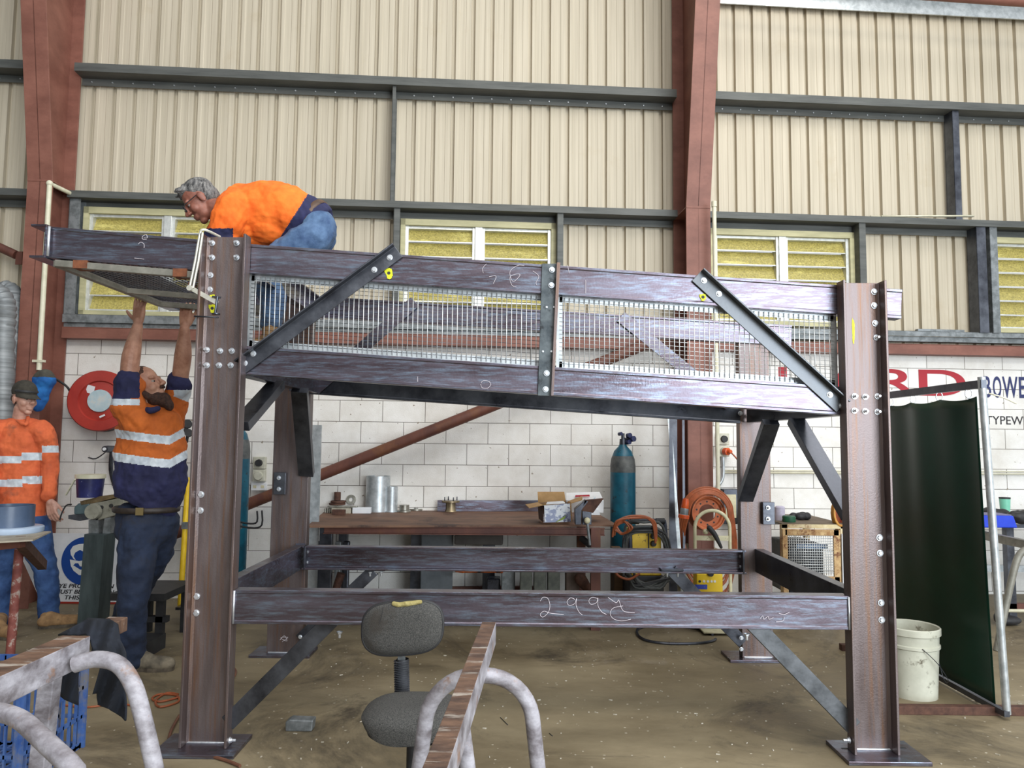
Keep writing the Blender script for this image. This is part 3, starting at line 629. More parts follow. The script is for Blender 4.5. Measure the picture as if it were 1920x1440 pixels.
def hand(b,w,fwd,palm,side,curl=25,k=1.,spread=5,thumb=45):
    """w wrist, fwd towards fingertips, palm = palm normal, side=+1 thumb on fwd x palm side"""
    f=V(fwd).normalized(); p=V(palm); p=(p-f*p.dot(f)).normalized(); t=f.cross(p)*side; w=V(w)
    pt=lambda a,c,d:w+f*a*k+t*c*k+p*d*k
    limb(b,[pt(-.03,0,0),pt(.01,0,0)],[.026*k,.024*k])
    for c in(-.026,-.009,.009,.026): limb(b,[pt(.008,c*.75,0),pt(.05,c*.95,.002),pt(.088,c*1.1,0)],[.015*k,.016*k,.0125*k],n=10)
    b.sph(pt(.03,.022,.010),(.020*k,.018*k,.016*k))
    for i,(c,L,r) in enumerate(((.029,.072,.0088),(.010,.080,.0092),(-.010,.075,.0088),(-.029,.058,.0078))):
        a=R(spread)*(1.5-i); th=R(curl*(1+.12*i)); q=pt(.086,c*1.08,0); pts=[q]; ang_=0
        for j,seg in enumerate((.46,.30,.24)):
            ang_+=th*(.8 if j==0 else 1.0); dirv=(f*math.cos(a)+t*math.sin(a)); dirv=dirv*math.cos(ang_)+p*math.sin(ang_); q=q+dirv*L*seg*k; pts.append(q)
        limb(b,pts,[r*1.08*k,r*k,r*.95*k,r*.8*k],n=10,k=2)
    ta=R(thumb); d=(f*math.cos(ta)+t*math.sin(ta)); q=pt(.018,.026,.008)
    limb(b,[q,q+d*.038*k+p*.006*k,q+(d*.064+f*.006)*k+p*.010*k,q+(d*.082+f*.016)*k+p*.010*k],[.0135*k,.0115*k,.0105*k,.0085*k],n=10,k=2)
def skin(nm,c1,c2): return mat(nm,c1,c2,rough=.5,scale=14,bump=.08,bscale=60)
def cloth(nm,c1,c2,c3=None,**k): return mat(nm,c1,c2,rough=.85,scale=k.get('scale',7),bump=.6,bscale=20,c3=c3,s3=k.get('s3',4),t3=k.get('t3',.55),w3=.15)
mNavy=cloth('navy_drill_cloth',S(28,30,62),S(40,42,84))
mRefl=mat('silver_reflective_tape',S(176,186,196),S(214,222,228),rough=.35,scale=18)
mBootT=mat('tan_suede_boot',S(128,98,66),S(168,132,90),rough=.85,scale=14,bump=.2,bscale=60,c3=S(86,70,54),s3=10)
def boot(nm,heel,toe,par,m,h=.13,w=.045,k=1.,shaft=None):
    heel=V(heel);toe=V(toe); d=(toe-heel).normalized(); L=(toe-heel).length; up=V((0,0,1)); pt=lambda a,z:heel+d*(L*a)+up*z
    b=B(); limb(b,[pt(.10,.05),pt(.35,.05),pt(.65,.042),pt(.88,.040)],[w*.85,w*.88,w*.98,w*.88]); limb(b,[pt(.2,.05),shaft or pt(.18,h)],[w*1.0,w*1.1]); limb(b,[pt(.25,.08),pt(.55,.055)],[w*.9,w*.7])
    o=organ(nm,b,m,par,.008,2)
    zmin=min(v.co.z for v in o.data.vertices); base=heel.z-wloc(par).z+.018
    for v in o.data.vertices:
        if v.co.z<base: v.co.z=base
    s=B(); pts=[];side=up.cross(d)
    for i in range(24):
        a=2*math.pi*i/24; x=.5+.5*math.cos(a); ww=w*(.82 if x<.4 else 1.02); pts.append(heel+d*(L*(x*1.02-.01))+side*(ww*math.copysign(abs(math.sin(a))**.7,math.sin(a))))
    s.plate(pts,(0,0,.024)); mkobj('sole',s,mat('boot_sole',S(60,52,44),S(96,86,72),rough=.8,scale=20),o); return o
# ------------------------------------------------------------ the man reaching up
def man_reaching():
    Y=4.78
    Pp=lambda x,y,dy=0.:PY(x,y,Y+dy)
    sk=skin('reaching_man_skin',S(150,104,84),S(186,140,116))
    base=PZ(262,1262); body=B()
    hc=Pp(274,727,-.02); HM=frame3((.92,-.12,.38),(-.38,-.02,.92)); T=head(body,hc,HM,1.06)
    neck=Pp(262,772,.02)
    limb(body,[hc+HM@V((-.03,0,-.06)),neck],[.068,.075])
    shR=Pp(243,772,-.10); shL=Pp(322,776,.13)          # screen left / screen right
    elR=Pp(242,706,-.10); wrR=Pp(258,612,-.04); elL=Pp(337,712,.06); wrL=Pp(346,618,-.02)
    limb(body,[shR,Pp(240,742,-.11),elR,Pp(246,668,-.09),wrR],[.068,.062,.054,.056,.033])
    limb(body,[shL,Pp(331,745,.10),elL,Pp(343,668,.02),wrL],[.066,.060,.052,.054,.033])
    hand(body,Pp(259,603,-.03),(.04,-.12,1),(0.9,-.25,0.1),-1,curl=16,thumb=58,k=1.08) if 0 else hand(body,Pp(259,605,-.03),(.02,0,1),(.25,1,0),1,curl=10,thumb=62,k=1.1)
    hand(body,Pp(347,612,-.01),(0,0,1),(.1,1,0),-1,curl=14,thumb=25,k=1.05)
    limb(body,[Pp(272,812),Pp(278,870,.03),Pp(275,930,.03)],[.09,.10,.10]);
    p=organ('person',body,sk,None,.0055,2,base=base)
    tag(p,'bearded person in orange and navy shirt holding the mesh panel overhead with both arms','person')
    eyes(T,p,HM,1.06)
    # shirt
    mO=cloth('dark_orange_hivis_cloth',S(170,84,28),S(208,108,40),S(128,64,30),s3=5,t3=.62)
    b=B()
    tor=[(Pp(268,765,.0),.10),(Pp(278,790,.02),.195),(Pp(283,835,.02),.215),(Pp(282,880,0),.225),(Pp(281,915,0),.228),(Pp(278,938,0),.20),(Pp(275,946,0),.185)]
    b.tube(smooth([t[0] for t in tor],4),[ (lambda t: (lambda a,f: tor[a][1]*(1-f)+tor[min(a+1,6)][1]*f)(int(t),t-int(t)))(i/4) for i in range(25)],24,flat=.80,ref=(1,0,0))
    limb(b,[shR+V((.06,.05,-.10)),shR,Pp(239,742,-.11),Pp(241,716,-.11)],[.12,.10,.085,.082]); limb(b,[shL+V((-.05,-.02,-.10)),shL,Pp(331,742,.10),Pp(336,722,.07)],[.12,.095,.082,.080])
    limb(b,[Pp(222,718,-.11)+V((.03,0,0)),Pp(262,722,-.11)+V((-.03,0,0))],[.062,.064]); limb(b,[Pp(322,714,.07)+V((.02,0,0)),Pp(350,724,.07)+V((-.02,0,0))],[.055,.06])
    limb(b,[Pp(262,775,-.04),Pp(288,780,-.02)],[.075,.07])
    zz=lambda y:PY(275,y,Y).z
    def cls(c):
        q=V(c)-CC; den=q.dot(cf); x=960+FP*q.dot(cr)/den; y=720-FP*q.dot(cu)/den     # where the seams sit on this man's shirt
        bow=lambda xx:-.0011*(xx-300)**2+6
        if y>743 and x>200:
            t=y-(0.10*(x-285) if x<318 else 3.3-.55*(x-318))-bow(min(x,330))*.4
            if 812<t<828: return 2
            if 856<t<872: return 2
            if t>=872: return 1
        if y<748 and x<262: return 1 if y<748-(x-225)*.05 else 0
        if 748<=y<760 and x<262 : return 2
        if y<731 and x>312: return 1
        if 731<=y<741+(x-320)*.4 and x>326: return 2
        return 0
    organ('shirt',b,[mO,mNavy,mRefl],p,.0055,5,.030,cls)
    b=B(); limb(b,[Pp(266,766,-.07),Pp(282,770,-.12),Pp(296,766,-.09)],[.018,.022,.018]); organ('collar',b,mNavy,p,.006,2)
    # beard and hair
    mH=mat('dark_brown_hair',S(44,28,22),S(78,50,38),rough=.8,scale=60,bump=.6,bscale=120)
    b=B(); TT=lambda x,y,z:hc+HM@(V((x,y,z))*1.06)
    b.sph(TT(.040,0,-.085),(.058,.062,.050),HM); b.sph(TT(.075,0,-.112),(.045,.045,.05),HM); b.sph(TT(.095,0,-.15),(.03,.035,.04),HM); limb(b,[TT(.0,-.070,-.02),TT(.03,-.060,-.07)],[.014,.022]); limb(b,[TT(.0,.070,-.02),TT(.03,.060,-.07)],[.014,.022]); limb(b,[TT(.098,-.02,-.038),TT(.104,0,-.034),TT(.098,.02,-.038)],[.006,.008,.006])
    organ('beard',b,mH,p,.005,1,.008)
    b=B(); b.sph(TT(-.018,0,.064),(.098,.083,.086),HM); b.sph(TT(-.055,0,.0),(.062,.074,.07),HM); organ('hair',b,mH,p,.006,1,.010)
    # trousers: near leg and far leg
    mJ=cloth('dark_blue_denim',S(22,30,48),S(40,54,82),S(34,34,38),s3=3.5,t3=.5)
    b=B(); limb(b,[Pp(252,972),Pp(296,972,.02)],[.118,.118],ref=(0,0,1)); b.sph(Pp(272,990,0),(.182,.155,.13)); b.tube([Pp(274,957),Pp(274,985)],[.178,.178],20,flat=.84,ref=(1,0,0))
    limb(b,[Pp(262,985,-.07),Pp(257,1050,-.09),Pp(251,1110,-.10),Pp(246,1170,-.06),Pp(250,1228,-.0)],[.122,.118,.096,.086,.082])
    limb(b,[Pp(292,985,.07),Pp(285,1040,.15),Pp(262,1095,.32),Pp(238,1140,.6),Pp(226,1168,.80)],[.145,.12,.09,.08,.075])
    organ('trousers',b,mJ,p,.010,3,.028)
    b=B(); n=28; c=Pp(275,954,0); 
    ring=[c+V((math.cos(2*math.pi*i/n)*.196,math.sin(2*math.pi*i/n)*.166,0)) for i in range(n)]
    b.tube(ring,.018,8,closed=True,flat=.45,ref=(0,0,1)); mkobj('belt',b,mat('dark_leather',S(34,28,26),S(58,48,42),rough=.5,scale=20),p)
    b=B(); q=c+V((.045,-.180,0)); b.box(q,(.048,.008,.046)); mkobj('belt_buckle',b,mat('brass',(.6,.48,.25),rough=.3,metal=1.),p)
    mB=mat('grey_worn_boot',S(84,78,68),S(132,122,104),rough=.8,scale=12,bump=.2,bscale=60)
    hl=PZ(243,1256); to=PZ(325,1257); boot('boot',hl,to,p,mB,.14,.05,shaft=Pp(249,1222,-.02))
    hl=PZ(207,1188); to=PZ(252,1190); boot('boot',hl,to,p,mB,.13,.048,shaft=Pp(226,1165,.80))
    return p
man_reaching()
# ------------------------------------------------------------ the man crouching on the deck
def man_crouching():
    Y=4.22; Pp=lambda x,y,dy=0.:PY(x,y,Y+dy)
    sk=skin('crouching_man_skin',S(120,74,62),S(160,104,86))
    base=Pp(490,640,0); body=B()
    hc=Pp(379,379,0); HM=frame3((-.70,-.24,-.67),(-.64,-.1,.75)); T=head(body,hc,HM,.98)
    limb(body,[hc+HM@V((-.03,0,-.06)),Pp(414,398,.02)],[.062,.068])
    for dy in(-.13,.17):
        limb(body,[Pp(430,398,dy),Pp(420,440,dy-.02),Pp(424,468,dy),Pp(400,500,dy-.02)],[.060,.050,.045,.032]); hand(body,Pp(398,504,dy-.02),(-.8,-.1,-.5),(0,0,-1),1 if dy<0 else -1,curl=18)
    limb(body,[Pp(440,402,.02),Pp(500,400,.02),Pp(560,415,.02)],[.08,.10,.08])
    p=organ('person',body,sk,None,.0055,2,base=base); tag(p,'grey-haired person in bright orange shirt and jeans crouching on the platform deck, head bent down','person')
    eyes(T,p,HM,.98)
    mO=cloth('bright_orange_hivis_cloth',S(226,98,22),S(244,122,38),S(214,88,24),s3=4,t3=.6)
    b=B(); tor=[(Pp(412,385,0),.085),(Pp(432,392,.02),.15),(Pp(470,400,.02),.172),(Pp(520,400,.02),.178),(Pp(560,412,.02),.165),(Pp(590,420,.02),.135),(Pp(598,425,.02),.12)]
    Ps=smooth([t[0] for t in tor],4); rs=[(lambda a,f:tor[a][1]*(1-f)+tor[min(a+1,6)][1]*f)(int(i/4),i/4-int(i/4)) for i in range(25)]
    b.tube(Ps,rs,24,flat=1.12,ref=(0,0,1)); b.sph(Pp(470,432,.02),(.16,.15,.11)); b.sph(Pp(510,437,.02),(.17,.16,.10))
    for dy in(-.13,.17): limb(b,[Pp(440,390,dy),Pp(425,415,dy-.03),Pp(414,440,dy-.02)],[.105,.092,.082]); limb(b,[Pp(404,438,dy-.02),Pp(424,441,dy-.02)],[.066,.066])
    def cls(c):
        q=V(c)-CC; den=q.dot(cf); x=960+FP*q.dot(cr)/den; y=720-FP*q.dot(cu)/den
        if y>428 and x<437: return 1
        if x>572-(y-372)*.64: return 1
        return 0
    organ('shirt',b,[mO,mNavy],p,.0055,5,.026,cls)
    mG=mat('grey_hair',S(48,48,50),S(140,138,136),rough=.8,scale=(70,70,20),bump=.8,bscale=140)
    TT=lambda x,y,z:hc+HM@(V((x,y,z))*.98)
    b=B(); b.sph(TT(-.026,0,.060),(.092,.081,.088),HM); b.sph(TT(-.055,0,.010),(.060,.072,.070),HM); b.sph(TT(.040,0,.102),(.045,.06,.030),HM)
    random.seed(3)
    for i in range(26):
        a=random.uniform(-1,1); q=TT(-.05+.11*random.random(),.06*a,.125+.012*random.random()-.03*abs(a)); limb(b,[q,q+HM@V((.03,.01*a,.012))],[.012,.006],n=8)
    organ('hair',b,mG,p,.005,1,.008)
    b=B(); b.tube([TT(.01,-.083,.02),TT(.05,-.080,.025),TT(.098,-.055,.022)],.0028,6); b.tube([TT(.01,.083,.02),TT(.098,.055,.022)],.0028,6)
    for s in(-1,1): b.tube([TT(.108,s*.035+.024*math.cos(a),.008+.018*math.sin(a)) for a in [2*math.pi*i/14 for i in range(14)]],.0025,6,closed=True)
    mkobj('spectacles',b,mBlack,p)
    mJ=cloth('worn_blue_denim',S(48,72,108),S(92,120,154),S(64,66,70),s3=5,t3=.52)
    b=B(); limb(b,[Pp(596,430,-.06),Pp(596,432,.12)],[.105,.105]); b.sph(Pp(600,438,.03),(.075,.19,.115))
    for dy in(-.12,.17): limb(b,[Pp(588,446,dy*.8),Pp(540,474,dy),Pp(496,512,dy),Pp(512,560,dy),Pp(508,604,dy)],[.100,.098,.082,.072,.060])
    organ('trousers',b,mJ,p,.010,3,.026)
    c=Pp(591,415,.02); ax=(Pp(600,425,0)-Pp(560,405,0)).normalized(); 
    b=B(); n=28; u=V((0,1,0)); w=ax.cross(u); c=Pp(589,416,.02); b.tube([c+u*(.150*math.cos(2*math.pi*i/n))+w*(.128*math.sin(2*math.pi*i/n)) for i in range(n)],.020,8,closed=True,flat=.4,ref=tuple(ax)); mkobj('belt',b,mat('brown_leather',S(62,44,34),S(92,68,50),rough=.5,scale=20),p)
    for dy in(-.12,.17):
        h=Pp(518,640,dy); t=Pp(462,646,dy); h.z=min(h.z,2.0); sole=zb(h.x)+.02; h.z=t.z=sole; boot('boot',h,t,p,mBootT,.12,.044,shaft=Pp(508,604,dy))
    return p
man_crouching()
# ------------------------------------------------------------ the young man at the left
def man_standing():
    Y=5.85; Pp=lambda x,y,dy=0.:PY(x,y,Y+dy)
    sk=skin('young_man_skin',S(168,124,108),S(202,158,140))
    base=PZ(100,1178); body=B(); hc=Pp(46,750,-.02); HM=frame3((.90,-.42,-.08),(0,0,1)); T=head(body,hc,HM,.98)
    limb(body,[hc+HM@V((-.02,0,-.07)),Pp(38,795,.02)],[.056,.062])
    sh=Pp(84,810,.0); limb(body,[sh,Pp(94,870,.03),Pp(93,934,-.05)],[.05,.042,.030]); hand(body,Pp(94,940,-.06),(.30,-.1,-1),(.2,1,.0),1,curl=20,thumb=35,k=1.1)
    s2=Pp(-16,812,-.1); limb(body,[s2,Pp(-26,880,-.12),Pp(-14,940,-.2)],[.05,.042,.030]); hand(body,Pp(-12,946,-.2),(.2,-.1,-1),(1,0,0),1,curl=20)
    limb(body,[Pp(36,812,.02),Pp(36,880,.02),Pp(38,950,.02)],[.07,.08,.08])
    p=organ('person',body,sk,None,.0055,2,base=base); tag(p,'young person in dark cap and orange shirt standing at the far left','person')
    eyes(T,p,HM,.98)
    mO=cloth('grubby_orange_hivis_cloth',S(186,84,48),S(220,108,62),S(140,80,58),s3=4,t3=.56)
    b=B(); tor=[(Pp(38,786,0),.085),(Pp(36,800,0),.165),(Pp(35,830,0),.185),(Pp(35,880,0),.180),(Pp(36,930,0),.185),(Pp(38,968,0),.19),(Pp(38,975,0),.185)]
    b.tube(smooth([t[0] for t in tor],4),[(lambda a,f:tor[a][1]*(1-f)+tor[min(a+1,6)][1]*f)(int(i/4),i/4-int(i/4)) for i in range(25)],24,flat=.66,ref=(1,0,0))
    limb(b,[Pp(58,803,0),Pp(82,812,.0),Pp(93,870,.03),Pp(92,928,-.05)],[.078,.084,.066,.056]); limb(b,[Pp(10,803,-.03),s2,Pp(-26,880,-.12),Pp(-14,930,-.2)],[.075,.075,.062,.055])
    limb(b,[Pp(26,785,-.09),Pp(48,797,-.13),Pp(52,782,-.02)],[.012,.012,.012])
    def cls(c):
        q=V(c)-CC; den=q.dot(cf); x=960+FP*q.dot(cr)/den; y=720-FP*q.dot(cu)/den
        if x<79 and (849+ (6 if x<40 else 0)<y<863+(6 if x<40 else 0)-(x-40)*.0 or 893+(6 if x<42 else 0)<y<907+(6 if x<42 else 0)): return 1
        if x>=79 and 836<y<849 : return 1
        return 0
    organ('shirt',b,[mO,mRefl],p,.0055,5,.024,cls)
    mC=mat('dark_olive_cap_cloth',S(44,42,36),S(66,62,54),rough=.9,scale=20)
    TT=lambda x,y,z:hc+HM@(V((x,y,z))*.98)
    b=B(); b.sph(TT(-.012,0,.072),(.104,.083,.088),HM); brim=[]
    o=organ('cap',b,mC,p,.006,1)
    zc=(TT(0,0,.045)).z-base.z
    for v in o.data.vertices:
        if v.co.z<zc: v.co.z=zc-.0005
    b=B()
    def br(u,v):
        a=R(-80+160*u); r=1+.62*v*math.cos(a*.9)**.5 if abs(a)<R(85) else 1
        return TT(-.012+.100*math.cos(a)*(1+.95*v*max(math.cos(a),0)),.080*math.sin(a),.052-.030*v*max(math.cos(a),0)-.022*v*abs(math.sin(a)))
    b.grid(br,24,6); bo=mkobj('cap_brim',b,mC,o); md=bo.modifiers.new('s','SOLIDIFY'); md.thickness=.004
    b=B(); b.tube([TT(-.02+.11*math.cos(a),.088*math.sin(a),.070) for a in [R(-75+150*i/14) for i in range(15)]],.010,8,flat=.6); mkobj('sunglasses',b,mBlack,o)
    mH=mat('short_dark_hair',S(58,42,34),S(84,62,50),rough=.9,scale=60)
    b=B(); b.sph(TT(-.045,0,.01),(.062,.074,.055),HM); organ('hair',b,mH,p,.006,1)
    mJ=cloth('mid_blue_denim',S(28,54,98),S(60,92,142),S(60,66,76),s3=3.5,t3=.56)
    b=B(); b.sph(Pp(38,975,.02),(.185,.13,.12))
    limb(b,[Pp(60,985,0),Pp(78,1045,-.02),Pp(88,1080,0),Pp(92,1150,.02)],[.125,.095,.082,.072]); limb(b,[Pp(14,985,.0),Pp(4,1060,.02),Pp(0,1160,.05)],[.125,.095,.075])
    organ('trousers',b,mJ,p,.010,3,.026)
    h=PZ(72,1179); t=PZ(152,1172); boot('boot',h,t,p,mBootT,.12,.05,shaft=Pp(90,1148,.02)); 
    h=PZ(-14,1192); t=PZ(24,1200); boot('boot',h,t,p,mBootT,.12,.05,shaft=Pp(0,1158,.05))
    return p
man_standing()
# ================================================================ things along the back wall
WZ=lambda:None
def wthing(name,label,cat,s,d,z=0.,group=None): return thing(name,label,cat,WP(s,d,z),group)
wv=lambda s,d,z:WP(s,d,z)
# --- hose reel on the wall
c=PY(190,752,6.62); HR=thing('hose_reel','round red hose reel with pale blue hub mounted on the wall behind the reaching man','hose reel',c)
ax=V((.18,-.98,0)).normalized(); mReel=mat('red_reel_paint',S(150,42,34),S(172,54,42),rough=.4,scale=4)
b=B(); b.lathe([(.10,.035),(.17,.03),(.18,.045),(.262,.045),(.272,.03),(.272,.015),(.10,.01)],c,ax,n=48); mkobj('front_disc',b,mReel,HR)
b=B(); b.lathe([(0,.055),(.098,.052),(.102,.03)],c,ax,n=32); mkobj('hub',b,mat('pale_blue_disc',S(150,176,186),S(186,200,204),rough=.5,scale=6,c3=S(196,196,190),s3=7),HR)
b=B(); b.lathe([(.22,.0),(.225,-.06),(.21,-.15),(.10,-.15)],c+V((.02,0,-.05)),ax,n=40); mkobj('hose_coil',b,mBlack,HR)
b=B(); b.lathe([(.262,-.16),(.262,-.175),(0,-.175)],c,ax,n=40); mkobj('rear_disc',b,mReel,HR)
b=B(); b.box(c+V((-.075,-.05,.10)),(.07,.004,.07),Matrix.Rotation(R(15),3,'Y')); mkobj('sticker',b,mWhite,HR)
b=B(); b.box(c+V((.045,-.055,-.135)),(.05,.004,.016),Matrix.Rotation(R(-25),3,'Y')); mkobj('tag',b,mWhite,HR)
b=B(); q=PY(202,842,6.7); b.lathe([(0,.05),(.028,.05),(.032,0),(.03,-.1)],q,(0,-1,0),n=18); b.tube([q,q+V((0,.1,-.0)),q+V((0,.1,-.12))],.02,10); mkobj('hose_valve',b,mDark,HR)
b=B(); b.lathe([(0,.062),(.014,.062),(.014,.05)],q,(0,-1,0),n=16); mkobj('valve_knob',b,mWhite,HR)
b=B(); b.tube(smooth([PY(138,752,6.6),PY(128,728,6.55),PY(110,714,6.5),PY(92,706,6.4)]),.010,8); mkobj('supply_hose',b,mBlack,HR)
b=B(); b.tube(smooth([PY(205,842,6.75),PY(180,860,6.8),PY(160,860,6.85),PY(152,900,6.85)]),.006,6); b.tube(smooth([PY(210,845,6.75),PY(208,880,6.8),PY(215,910,6.85)]),.02,8); mkobj('dangling_hose',b,mDark,HR)
# blue rag/helmet hanging on the red column beside the cap
b=B(); Yb=6.25; limb(b,[PY(84,712,Yb),PY(78,735,Yb),PY(70,762,Yb)],[.085,.07,.05]); o=organ('hanging_blue_cloth',b,[mat('blue_cloth',S(14,70,140),S(30,110,180),rough=.8,scale=8),mat('grey_olive_cloth',S(58,56,50),S(86,84,74),rough=.9,scale=12)],None,.01,2,.03,lambda q:1 if q.z>PY(84,708,Yb).z+.0 else 0,base=PY(78,735,Yb)); tag(o,'blue and grey cloth bundle hung on the red left column behind the young man','cloth')
# --- PVC pipes
b=B(); pts=[PY(143,368,6.74),PY(93,344,6.40),PY(88,470,6.40),PY(73,694,6.40)]
b.tube([pts[0],pts[1]],.019,12); b.tube([pts[1],pts[1]+(pts[3]-pts[1])],.021,12); b.sph(pts[1],.028)
PV=single('pvc_pipe',b,mPVC,'cream plastic pipe running down the red left column with an elbow at its top','pipe',pts[3])
b=B(); b.box(PY(73,677,6.39),(.10,.03,.02)); mkobj('pipe_clip',b,mPVC,PV)
p0=PY(1339,388,6.66); p1=PY(1336,520,6.66); b=B(); b.tube([p0,V((p0.x+.008,p0.y+.0,.75))],.019,12); b.lathe([(.024,0),(.024,.05),(0,.052)],p0,(0,0,1),n=14)
PV2=single('pvc_pipe',b,mPVC,'cream plastic pipe rising beside the middle red column','pipe',V((p0.x,p0.y,.75)))
# --- flexible duct at far left
b=B(); path=smooth([PY(4,1000,6.3),PY(6,800,6.3),PY(6,640,6.3),PY(8,570,6.3),PY(-14,548,6.3),PY(-40,570,6.3),PY(-44,700,6.3)],14)
rr=[.085+.007*math.sin(i*2.1) for i in range(len(path))]; b.tube(path,rr,20)
b.tube(smooth([PY(-10,560,6.45),PY(14,545,6.45),PY(24,580,6.45),PY(18,740,6.45),PY(14,900,6.45)],14),[.085+.006*math.sin(i*2.1) for i in range(57)],20)
single('flexible_duct',b,mat('grey_flexible_duct',S(104,108,110),S(150,154,156),rough=.5,metal=.3,scale=(2,2,30)),'grey corrugated extraction duct looping down at the far left','duct',PY(4,1000,6.3))
# --- gas cylinders
def cylinder(label,x,y,r,h,group=None):
    t=thing('gas_cylinder',label,'gas cylinder',(x,y,0),group)
    b=B(); b.lathe([(0,0),(r*.9,0),(r,.02),(r,h*.80)],(x,y,0),n=36); b.lathe([(r,h*.80),(r,h*.835),(r*.93,h*.875),(r*.70,h*.925),(r*.34,h*.955),(r*.30,h*.965)],(x,y,0),n=36); mkobj('body',b,mTeal,t)
    b=B(); b.lathe([(r*1.004,h*.795),(r*1.004,h*.835),(r*.935,h*.877),(r*.80,h*.902)],(x,y,0),n=36); mkobj('grey_shoulder_band',b,mat('grey_shoulder_paint',S(66,70,72),S(104,106,104),rough=.5,scale=10),t)
    b=B(); b.lathe([(r*.30,h*.955),(r*.26,h*1.0),(r*.14,h*1.0),(r*.14,h*1.035)],(x,y,0),n=16); b.tube([(x,y,h*1.0),(x+r*.55,y-.02,h*1.0)],.012,10); mkobj('valve',b,mDark,t)
    b=B()
    for dx,dz,rr_ in((.05,.03,.024),(.085,-.0,.026),(.045,-.03,.022),(-.03,.045,.016)): b.lathe([(0,.022),(rr_,.022),(rr_,-.016),(0,-.016)],(x+dx,y-.03,h*1.0+dz),(.5,-.85,.1),n=18)
    mkobj('regulator',b,mat('navy_regulator',S(22,28,66),S(40,48,92),rough=.35,scale=20),t); return t
p=PY(1168,930,6.86); cylinder('teal gas cylinder with grey shoulder standing right of the workbench against the wall',p.x,p.y,.115,1.49)
p=PY(444,900,6.30); cy=cylinder('teal gas cylinder half hidden behind the left front column',p.x,p.y,.10,1.62)
# trolley with yellow uprights behind the front left column
TR=thing('cylinder_trolley','yellow upright bottle trolley seen both sides of the left front column','trolley',PZ(400,1140))
for x in(351,446):
    b=B(); a=PY(x+2,895 if x<400 else 880,6.05); b.tube([a,V((a.x-.02 if x<400 else a.x,a.y,.12))],.022,12); mkobj('upright',b,mYellow,TR)
    b=B(); b.box(PY(x-1,985,6.03),(.07,.03,.055)); mkobj('bracket',b,mGalv,TR)
b=B(); a=PY(351,985,6.05); e=PY(446,985,6.05); b.bar(a,e,rect(.03,.03)); b.bar(V((a.x,a.y,.13)),V((e.x,e.y,.13)),rect(.3,.02)); mkobj('cross_bar',b,mDark,TR)
b=B(); b.tube(smooth([PY(446,978,6.0),PY(470,982,6.0),PY(482,978,6.0),PY(482,958,6.0)],3),.007,8); b.tube(smooth([PY(446,986,6.0),PY(476,990,6.0),PY(491,984,6.0),PY(491,957,6.0)],3),.007,8); mkobj('cable_hook',b,mBlack,TR)
b=B()
for x,y,r_ in((352,795,.035),(346,805,.03),(354,812,.032)): b.lathe([(0,.03),(r_,.03),(r_,-.02),(0,-.02)],PY(x,y,6.2),(.3,-.9,.1),n=18)
q=PY(350,830,6.25); b.tube([PY(352,815,6.25),q],.012,8); mkobj('regulator',b,mBlack,TR)
b=B(); b.lathe([(0,0),(.10,0),(.10,1.22),(.08,1.30),(.03,1.36),(0,1.36)],(PY(375,1100,6.35).x,6.35,.14),n=28); mkobj('gas_bottle',b,mDark,TR)
# --- power outlets
def outlet(label,s,z,plug=False,strip=False):
    t=wthing('power_outlet',label,'power outlet',s,0,z); mO_=mat('cream_switch_plastic',S(186,184,166),S(208,206,190),rough=.5,scale=20)
    b=B(WM); b.bb((s-.055,-.07,z),(s+.055,0,z+.11)); mkobj('socket_box',b,mO_,t,bev=.006)
    b=B(WM); b.bb((s-.055,-.07,z+.115),(s+.055,0,z+.225)); mkobj('switch_box',b,mO_,t,bev=.006)
    b=B(WM); b.lathe([(0,.03),(.030,.03),(.034,0)],(s,-.07,z+.17),(0,-1,0),n=20); mkobj('rotary_switch',b,mBlack,t)
    b=B(WM); b.lathe([(.0,.022),(.036,.022),(.042,0)],(s,-.07,z+.052),(0,-1,0),n=24); mkobj('socket',b,mO_,t)
    return t
s,z=WS(488,902); outlet('cream switched power outlet on the wall between the left pair of columns',s,z,)
b=B(WM); b.tube([(s,-.02,z),(s,-.02,z-.12)],.01,8); 
s2,z2=WS(487,912); bx=B(WM); bx.bb((s2-.07,-.04,z2-.035),(s2+.07,0,z2+.035)); t=single('double_socket',bx,mWhite,'white double wall socket below the cream outlet behind the left knee brace','socket',WP(s2,0,z2),bev=.004)
for dx in(-.035,.035): q=B(WM); q.bb((s2+dx-.015,-.043,z2-.012),(s2+dx+.015,-.039,z2+.012)); mkobj('socket_face',q,mCream,t)
s,z=WS(1353,856); o=outlet('cream switched power outlet with an orange plug near the middle column',s,z)
b=B(WM); b.lathe([(0,.085),(.018,.085),(.024,.05),(.036,.045),(.036,0)],(s,-.09,z+.05),(.35,-.9,0),n=18); mkobj('orange_plug',b,mat('orange_plastic',S(190,70,24),S(220,96,40),rough=.4,scale=10),o)
b=B(); b.tube(smooth([WP(s+.03,.18,z+.04),WP(s+.10,.2,z-.06),WP(s+.17,.2,z-.30),WP(s+.2,.2,z-.42)]),.007,8); mkobj('plug_cable',b,mOrangeC,o)
b=B(WM); b.tube(smooth([(s,-.03,z),(s,-.03,z-.2),(s-.07,-.03,z-.33),(s-.07,-.03,z-.5)]),.016,10); mkobj('conduit',b,mGalvL,o)
